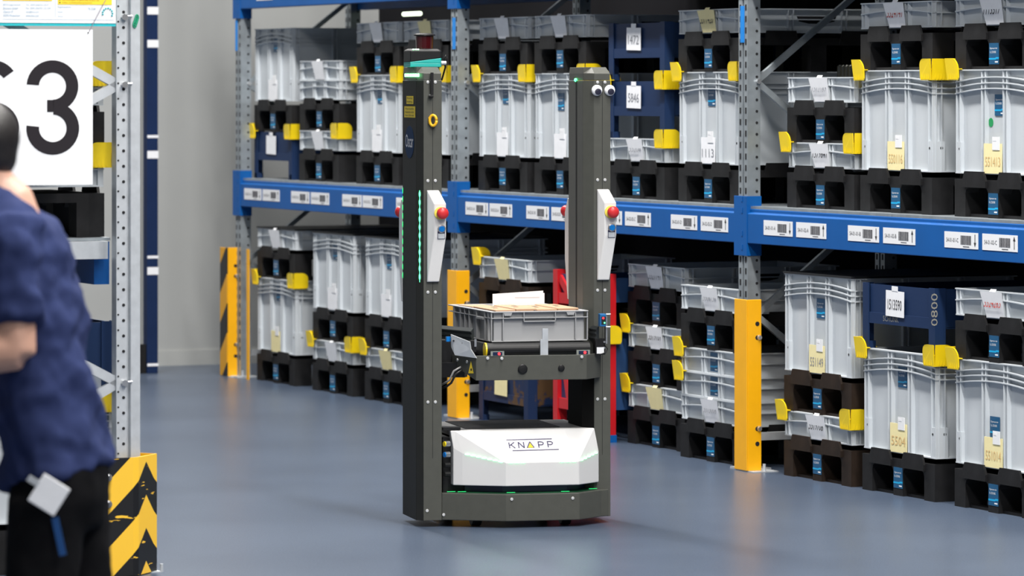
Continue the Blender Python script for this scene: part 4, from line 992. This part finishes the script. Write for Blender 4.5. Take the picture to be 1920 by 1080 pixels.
# tote on the tray
tr_rot = RA + math.radians(3.5)
tl_ = ony(920.5, 641, -0.052); TL = RM @ Vector((tl_.x, -0.052, zc+0.0006))
TW_, TD_, TH_ = 0.388, 0.585, 0.115
tote = thing('tote', 'grey plastic tote of cardboard packs on the robot tray', 'tote', TL, tr_rot)
q = MB(); i = 0.016; t_ = 0.004
for (x0,x1,y0,y1) in ((i,TW_-i,i,i+t_),(i,TW_-i,TD_-i-t_,TD_-i),(i,i+t_,i+t_,TD_-i-t_),(TW_-i-t_,TW_-i,i+t_,TD_-i-t_)): q.box(x0,x1,y0,y1,0.003,TH_-0.002)
q.box(i+t_,TW_-i-t_,i+t_,TD_-i-t_,0.003,0.008); q.build('shell', TOTE, tote)
q = MB()
for (x0,x1,y0,y1) in ((0,TW_,0,i+t_),(0,TW_,TD_-i-t_,TD_),(0,i+t_,i+t_,TD_-i-t_),(TW_-i-t_,TW_,i+t_,TD_-i-t_)): q.box(x0,x1,y0,y1,TH_-0.004,TH_); 
for (x0,x1,y0,y1) in ((0.001,TW_-0.001,0.001,i),(0.001,i,i,TD_-0.001),(TW_-i,TW_-0.001,i,TD_-0.001)): q.box(x0,x1,y0,y1,TH_-0.027,TH_-0.0235)
for (x0,x1,y0,y1) in ((0.004,TW_-0.004,0.004,i),(0.004,i,i,TD_-0.004),(TW_-i,TW_-0.004,i,TD_-0.004)): q.box(x0,x1,y0,y1,0.0,0.004)
q.build('rim', TOTE, tote, bevel=0.001)
def trib(*bx): q = MB(); q.box(*bx); q.build('rib', TOTE, tote)
for x in (0.002, 0.048, TW_-0.052, TW_-0.005): trib(x, x+0.0035, 0.003, i, 0.004, TH_-0.004)
for x in (0.13, 0.255): trib(x, x+0.003, 0.001, i, TH_-0.04, TH_-0.004)
trib(0.13, 0.258, 0.001, i, TH_-0.040, TH_-0.036)
for y in (0.045, 0.09, 0.20, 0.30, 0.36, 0.42, 0.50): trib(0.001, i, y, y+0.0035, 0.004, TH_-0.004)
trib(-0.003, i, 0.10, 0.19, TH_-0.034, TH_-0.026)
for y in (0.05, 0.25, 0.5): trib(TW_-i, TW_-0.001, y, y+0.0035, 0.004, TH_-0.004)
for x in (0.05, 0.30):
    q = MB(); q.prismy([(x,TH_-0.004),(x+0.035,TH_-0.004),(x+0.03,TH_-0.016),(x+0.005,TH_-0.016)], 0.0008, 0.004); q.build('tab', TOTE, tote)
TM = Matrix.Translation(TL) @ Matrix.Rotation(tr_rot, 4, 'Z')
xs = [0.026, 0.108, 0.192, 0.276, 0.362]
desc = ['leftmost', 'second from left', 'third from left', 'rightmost']
for k in range(4):
    x0, x1 = xs[k]+0.001, xs[k+1]-0.001; ln = 0.30
    p = TM @ Vector((x0, 0.030+0.003*k, 0.0085))
    t = thing('cardboard_pack', f'flat brown cardboard pack in the tote, {desc[k]} of four', 'box', p, tr_rot+random.uniform(-0.006,0.006), 'cardboard packs in the tote')
    hh = 0.112+0.003*(k % 2)
    q = MB(); q.box(0, x1-x0, 0, ln, 0, hh); q.build('carton', CARD, t, bevel=0.003)
    q = MB(); q.box(x1-x0-0.012, x1-x0-0.004, -0.0008, 0.004, hh-0.013, hh-0.007); q.build('flap_gap', INKK, t)
    q = MB(); q.prism([(0.02,0.10),(0.024,0.10),(0.05,0.13),(0.046,0.13)], hh+0.0002, hh+0.0008); q.prism([(0.045,0.18),(0.06,0.18),(0.058,0.21),(0.043,0.21)], hh+0.0002, hh+0.0008); q.build('stamp', INKK, t)
p = TM @ Vector((0.115, 0.36, 0.0085))
q = MB(); q.prismy([(0.0,0),(0.205,0),(0.205,0.166),(0.0,0.156)], 0, 0.0015); o = q.build('paper_sheet', PAPER, None, loc=p, rot=(0,0,tr_rot)); tag(o, 'front white paper sheet standing up in the tote', 'paper')
q = MB(); q.box(0.09, 0.19, -0.0008, -0.0002, 0.139, 0.143); q.build('print_line', mat('faint_ink', (0.62,0.62,0.66), 0.7, var=0), o)
p = TM @ Vector((0.125, 0.375, 0.0085))
q = MB(); q.prismy([(0.0,0),(0.205,0),(0.205,0.156),(0.0,0.151)], 0, 0.0015); o = q.build('paper_sheet', PAPER, None, loc=p, rot=(0,0,tr_rot)); tag(o, 'rear white paper sheet peeking out behind the front sheet', 'paper')
p = TM @ Vector((0.03, 0.345, 0.0085))
q = MB(); q.box(0, 0.10, 0, 0.17, 0, 0.108); q.build('carton', CARD, None)
o = bpy.data.objects['carton.004'] if 'carton.004' in bpy.data.objects else None
if o: o.name = 'rear_carton'; o.location = p; o.rotation_euler = (0,0,tr_rot+0.05); tag(o, 'plain cardboard pack at the left rear of the tote', 'box', 'cardboard packs in the tote')

# ------------------------------------------------------------------ the person in the left foreground
PD = 9.9
def pw(px, py, dy=0.0): return Vector(((px-960)/F*PD, PD+dy, H-(py-HY)*PD/F))
per = thing('person', 'person in navy t-shirt and black trousers walking left in the foreground', 'person', (pw(100, 0).x, PD, 0), 0.0)
PX = per.location.x
def loc(v): return Vector((v.x-PX, v.y-PD, v.z))
def pp_(px, py, dy=0.0): return loc(pw(px, py, dy))
def rm(o, vox=0.012, it=6):
    m = o.modifiers.new('merge', 'REMESH'); m.mode = 'VOXEL'; m.voxel_size = vox; m.use_smooth_shade = True
    s_ = o.modifiers.new('smooth', 'SMOOTH'); s_.iterations = it; s_.factor = 0.5
    return o
# body: head, neck, arms, hands, legs core in one surface
mb = MB()
hc = pp_(-44, 272)
mb.ball(hc, (0.090, 0.072, 0.104), 24, 16)
mb.ball(hc+Vector((-0.045,0,-0.055)), (0.062,0.058,0.065), 16, 10)                     # jaw
mb.tube([hc+Vector((-0.092,0,0.0)), hc+Vector((-0.112,0,-0.022)), hc+Vector((-0.096,0,-0.032))], [0.010,0.015,0.010], 8)   # nose
mb.tube([hc+Vector((-0.094,-0.02,-0.062)), hc+Vector((-0.100,0,-0.062)), hc+Vector((-0.094,0.02,-0.062))], [0.006,0.010,0.006], 8)  # mouth
for sy in (-1, 1): mb.ball(hc+Vector((0.008,sy*0.078,-0.012)), (0.020,0.010,0.032), 10, 7)
nk = pp_(12, 376)
mb.tube([hc+Vector((0.02,0,-0.05)), hc+Vector((0.04,0,-0.10)), nk, nk+Vector((0.02,0,-0.08))], [(0.055,0.055),(0.056,0.056),(0.066,0.064),(0.07,0.08)], 16)
shL = pp_(40, 432, -0.17); elL = pp_(52, 648, -0.20); wrL = pp_(-150, 655, -0.16)
shR = pp_(32, 432, 0.17); elR = pp_(40, 650, 0.20); wrR = pp_(-140, 640, 0.12)
for sh_, el_, wr_, sy in ((shL, elL, wrL, -1), (shR, elR, wrR, 1)):
    mb.tube([sh_, sh_.lerp(el_, 0.5), el_, el_.lerp(wr_, 0.12)], [0.052, 0.047, 0.045, 0.048], 14)
    mb.tube([el_+Vector((0.01,0,0.0)), el_.lerp(wr_, 0.2), el_.lerp(wr_, 0.6), wr_], [0.045, 0.053, 0.043, 0.028], 14)
    d = (wr_-el_).normalized(); up_ = Vector((0,0,1)); sd = Vector((0,1,0))
    pm_ = wr_+d*0.05
    mb.tube([wr_, wr_+d*0.03, pm_+d*0.03], [(0.027,0.024),(0.020,0.040),(0.015,0.042)], 12)
    for k, (off, ln) in enumerate(((-0.030,0.062),(-0.010,0.074),(0.010,0.078),(0.030,0.070))):
        b0 = pm_+d*0.03+up_*off
        mb.tube([b0-d*0.02, b0+d*ln*0.4+sd*(-sy*0.006), b0+d*ln*0.75+sd*(-sy*0.022), b0+d*ln*0.9+sd*(-sy*0.042)], [0.0095,0.009,0.0085,0.007], 8)
    b0 = wr_+d*0.02+up_*0.03
    mb.tube([b0-up_*0.01, b0+d*0.025+up_*0.02, b0+d*0.055+up_*0.022], [0.012,0.0105,0.008], 8)
body = rm(mb.build('body', SKIN, per, smooth=True), 0.0075, 3)
# hair
mb = MB(); mb.ball(hc+Vector((0.012,0,0.018)), (0.092,0.080,0.094), 24, 16); mb.ball(hc+Vector((0.046,0,-0.025)), (0.052,0.064,0.058), 16, 10)
mb.v = [v for v in mb.v]
rm(mb.build('hair', HAIR, per, smooth=True), 0.010, 4)
for sy in (-1, 1):
    q = MB(); q.ball(hc+Vector((-0.083,sy*0.032,0.006)), (0.010,0.014,0.009), 10, 7); q.build('eye', mat('eye_dark', (0.05,0.04,0.04), 0.3, var=0), per, smooth=True)
# shirt
mb = MB()
def ell(c, rx, ry, lean=0.0, n=28): return [(c.x+rx*math.cos(2*PI*i/n), c.y+ry*math.sin(2*PI*i/n), c.z+lean*rx*math.cos(2*PI*i/n)) for i in range(n)]
secs = [(105,892,0.128,0.185,0.25), (100,850,0.126,0.182,0.18), (90,760,0.118,0.172,0.08), (72,650,0.113,0.168,0), (58,540,0.116,0.178,0), (46,460,0.108,0.186,0), (38,408,0.086,0.172,-0.15), (26,376,0.066,0.115,-0.4), (16,354,0.062,0.075,-0.5)]
mb.rings([ell(pp_(px, py), rx, ry, ln) for px, py, rx, ry, ln in secs])
for sh_, el_ in ((shL, elL), (shR, elR)):
    mb.tube([sh_+Vector((0,0.03 if sh_.y < 0 else -0.03,0.025)), sh_.lerp(el_, 0.2), sh_.lerp(el_, 0.55), sh_.lerp(el_, 0.76)], [0.066,0.070,0.066,0.064], 18)
sht = rm(mb.build('t_shirt', SHIRT, per, smooth=True), 0.011, 5)
tx = bpy.data.textures.new('folds', 'CLOUDS'); tx.noise_scale = 0.11; tx.noise_depth = 2
dm = sht.modifiers.new('folds', 'DISPLACE'); dm.texture = tx; dm.strength = 0.06; dm.mid_level = 0.5; dm.texture_coords = 'LOCAL'
# trousers
mb = MB()
hp_ = pp_(112, 880)
mb.rings([ell(pp_(px, py), rx, ry) for px, py, rx, ry in ((118,985,0.098,0.150),(114,930,0.116,0.172),(108,870,0.118,0.174),(100,815,0.112,0.165))])
kL = pp_(60, 1230, -0.09); aL = pp_(-10, 1500, -0.09); kR = pp_(150, 1225, 0.09); aR_ = pp_(285, 1395, 0.09)
hL = pp_(100, 960, -0.085); hR = pp_(125, 960, 0.085)
for h_, k_, a_ in ((hL, kL, aL), (hR, kR, aR_)):
    mb.tube([h_+Vector((0,0,0.04)), h_.lerp(k_, 0.4), k_, k_.lerp(a_, 0.4), a_], [0.098,0.088,0.070,0.066,0.060], 18)
tro = rm(mb.build('trousers', PANTS, per, smooth=True), 0.012, 5)
dm = tro.modifiers.new('folds', 'DISPLACE'); dm.texture = tx; dm.strength = 0.02; dm.texture_coords = 'LOCAL'
SHOE = mat('dark_shoe', (0.02,0.02,0.022), 0.5, var=0.1)
for a_, tip in ((aL, 0.0), (aR_, 0.5)):
    f0 = Vector((a_.x, a_.y, 0.0 if tip == 0 else a_.z-0.10))
    mb = MB(); c_, s__ = math.cos(tip), math.sin(tip)
    pr = [(0.07,0.0),(0.072,0.07),(0.03,0.095),(-0.04,0.09),(-0.12,0.055),(-0.185,0.035),(-0.20,0.012),(-0.19,0.0)]
    rs = []
    for sy, k in ((-0.045,0.9),(-0.03,1.0),(0.03,1.0),(0.045,0.9)):
        rs.append([(f0.x+(x*c_-(-z)*s__*0-z*0)*k*1.0, f0.y+sy, f0.z+0.002+z*k+(0.07-x)*s__*0.0) for x, z in pr])
    mb.rings(rs); sh_o = mb.build('shoe', SHOE, per, smooth=True)
    if tip: 
        sh_o.location = (0, 0, 0)
# identity card hanging from the hip
cpos = pp_(106, 918, -0.205)
q = MB(); q.box(-0.036, 0.036, -0.002, 0.002, -0.028, 0.046); b_ = q.build('badge_card', PAPER, per, bevel=0.004, loc=cpos, rot=(0, math.radians(32), 0))
q = MB(); q.box(-0.062, -0.034, -0.004, 0.004, 0.010, 0.024); q.build('badge_strap', GALVF, b_)
q = MB(); q.box(-0.008, 0.008, -0.003, 0.003, -0.05, 0.04); q.build('blue_pen', mat('pen_blue', (0.01,0.06,0.2), 0.4, var=0), per, loc=pp_(126, 986, -0.19), rot=(0, math.radians(-12), 0))
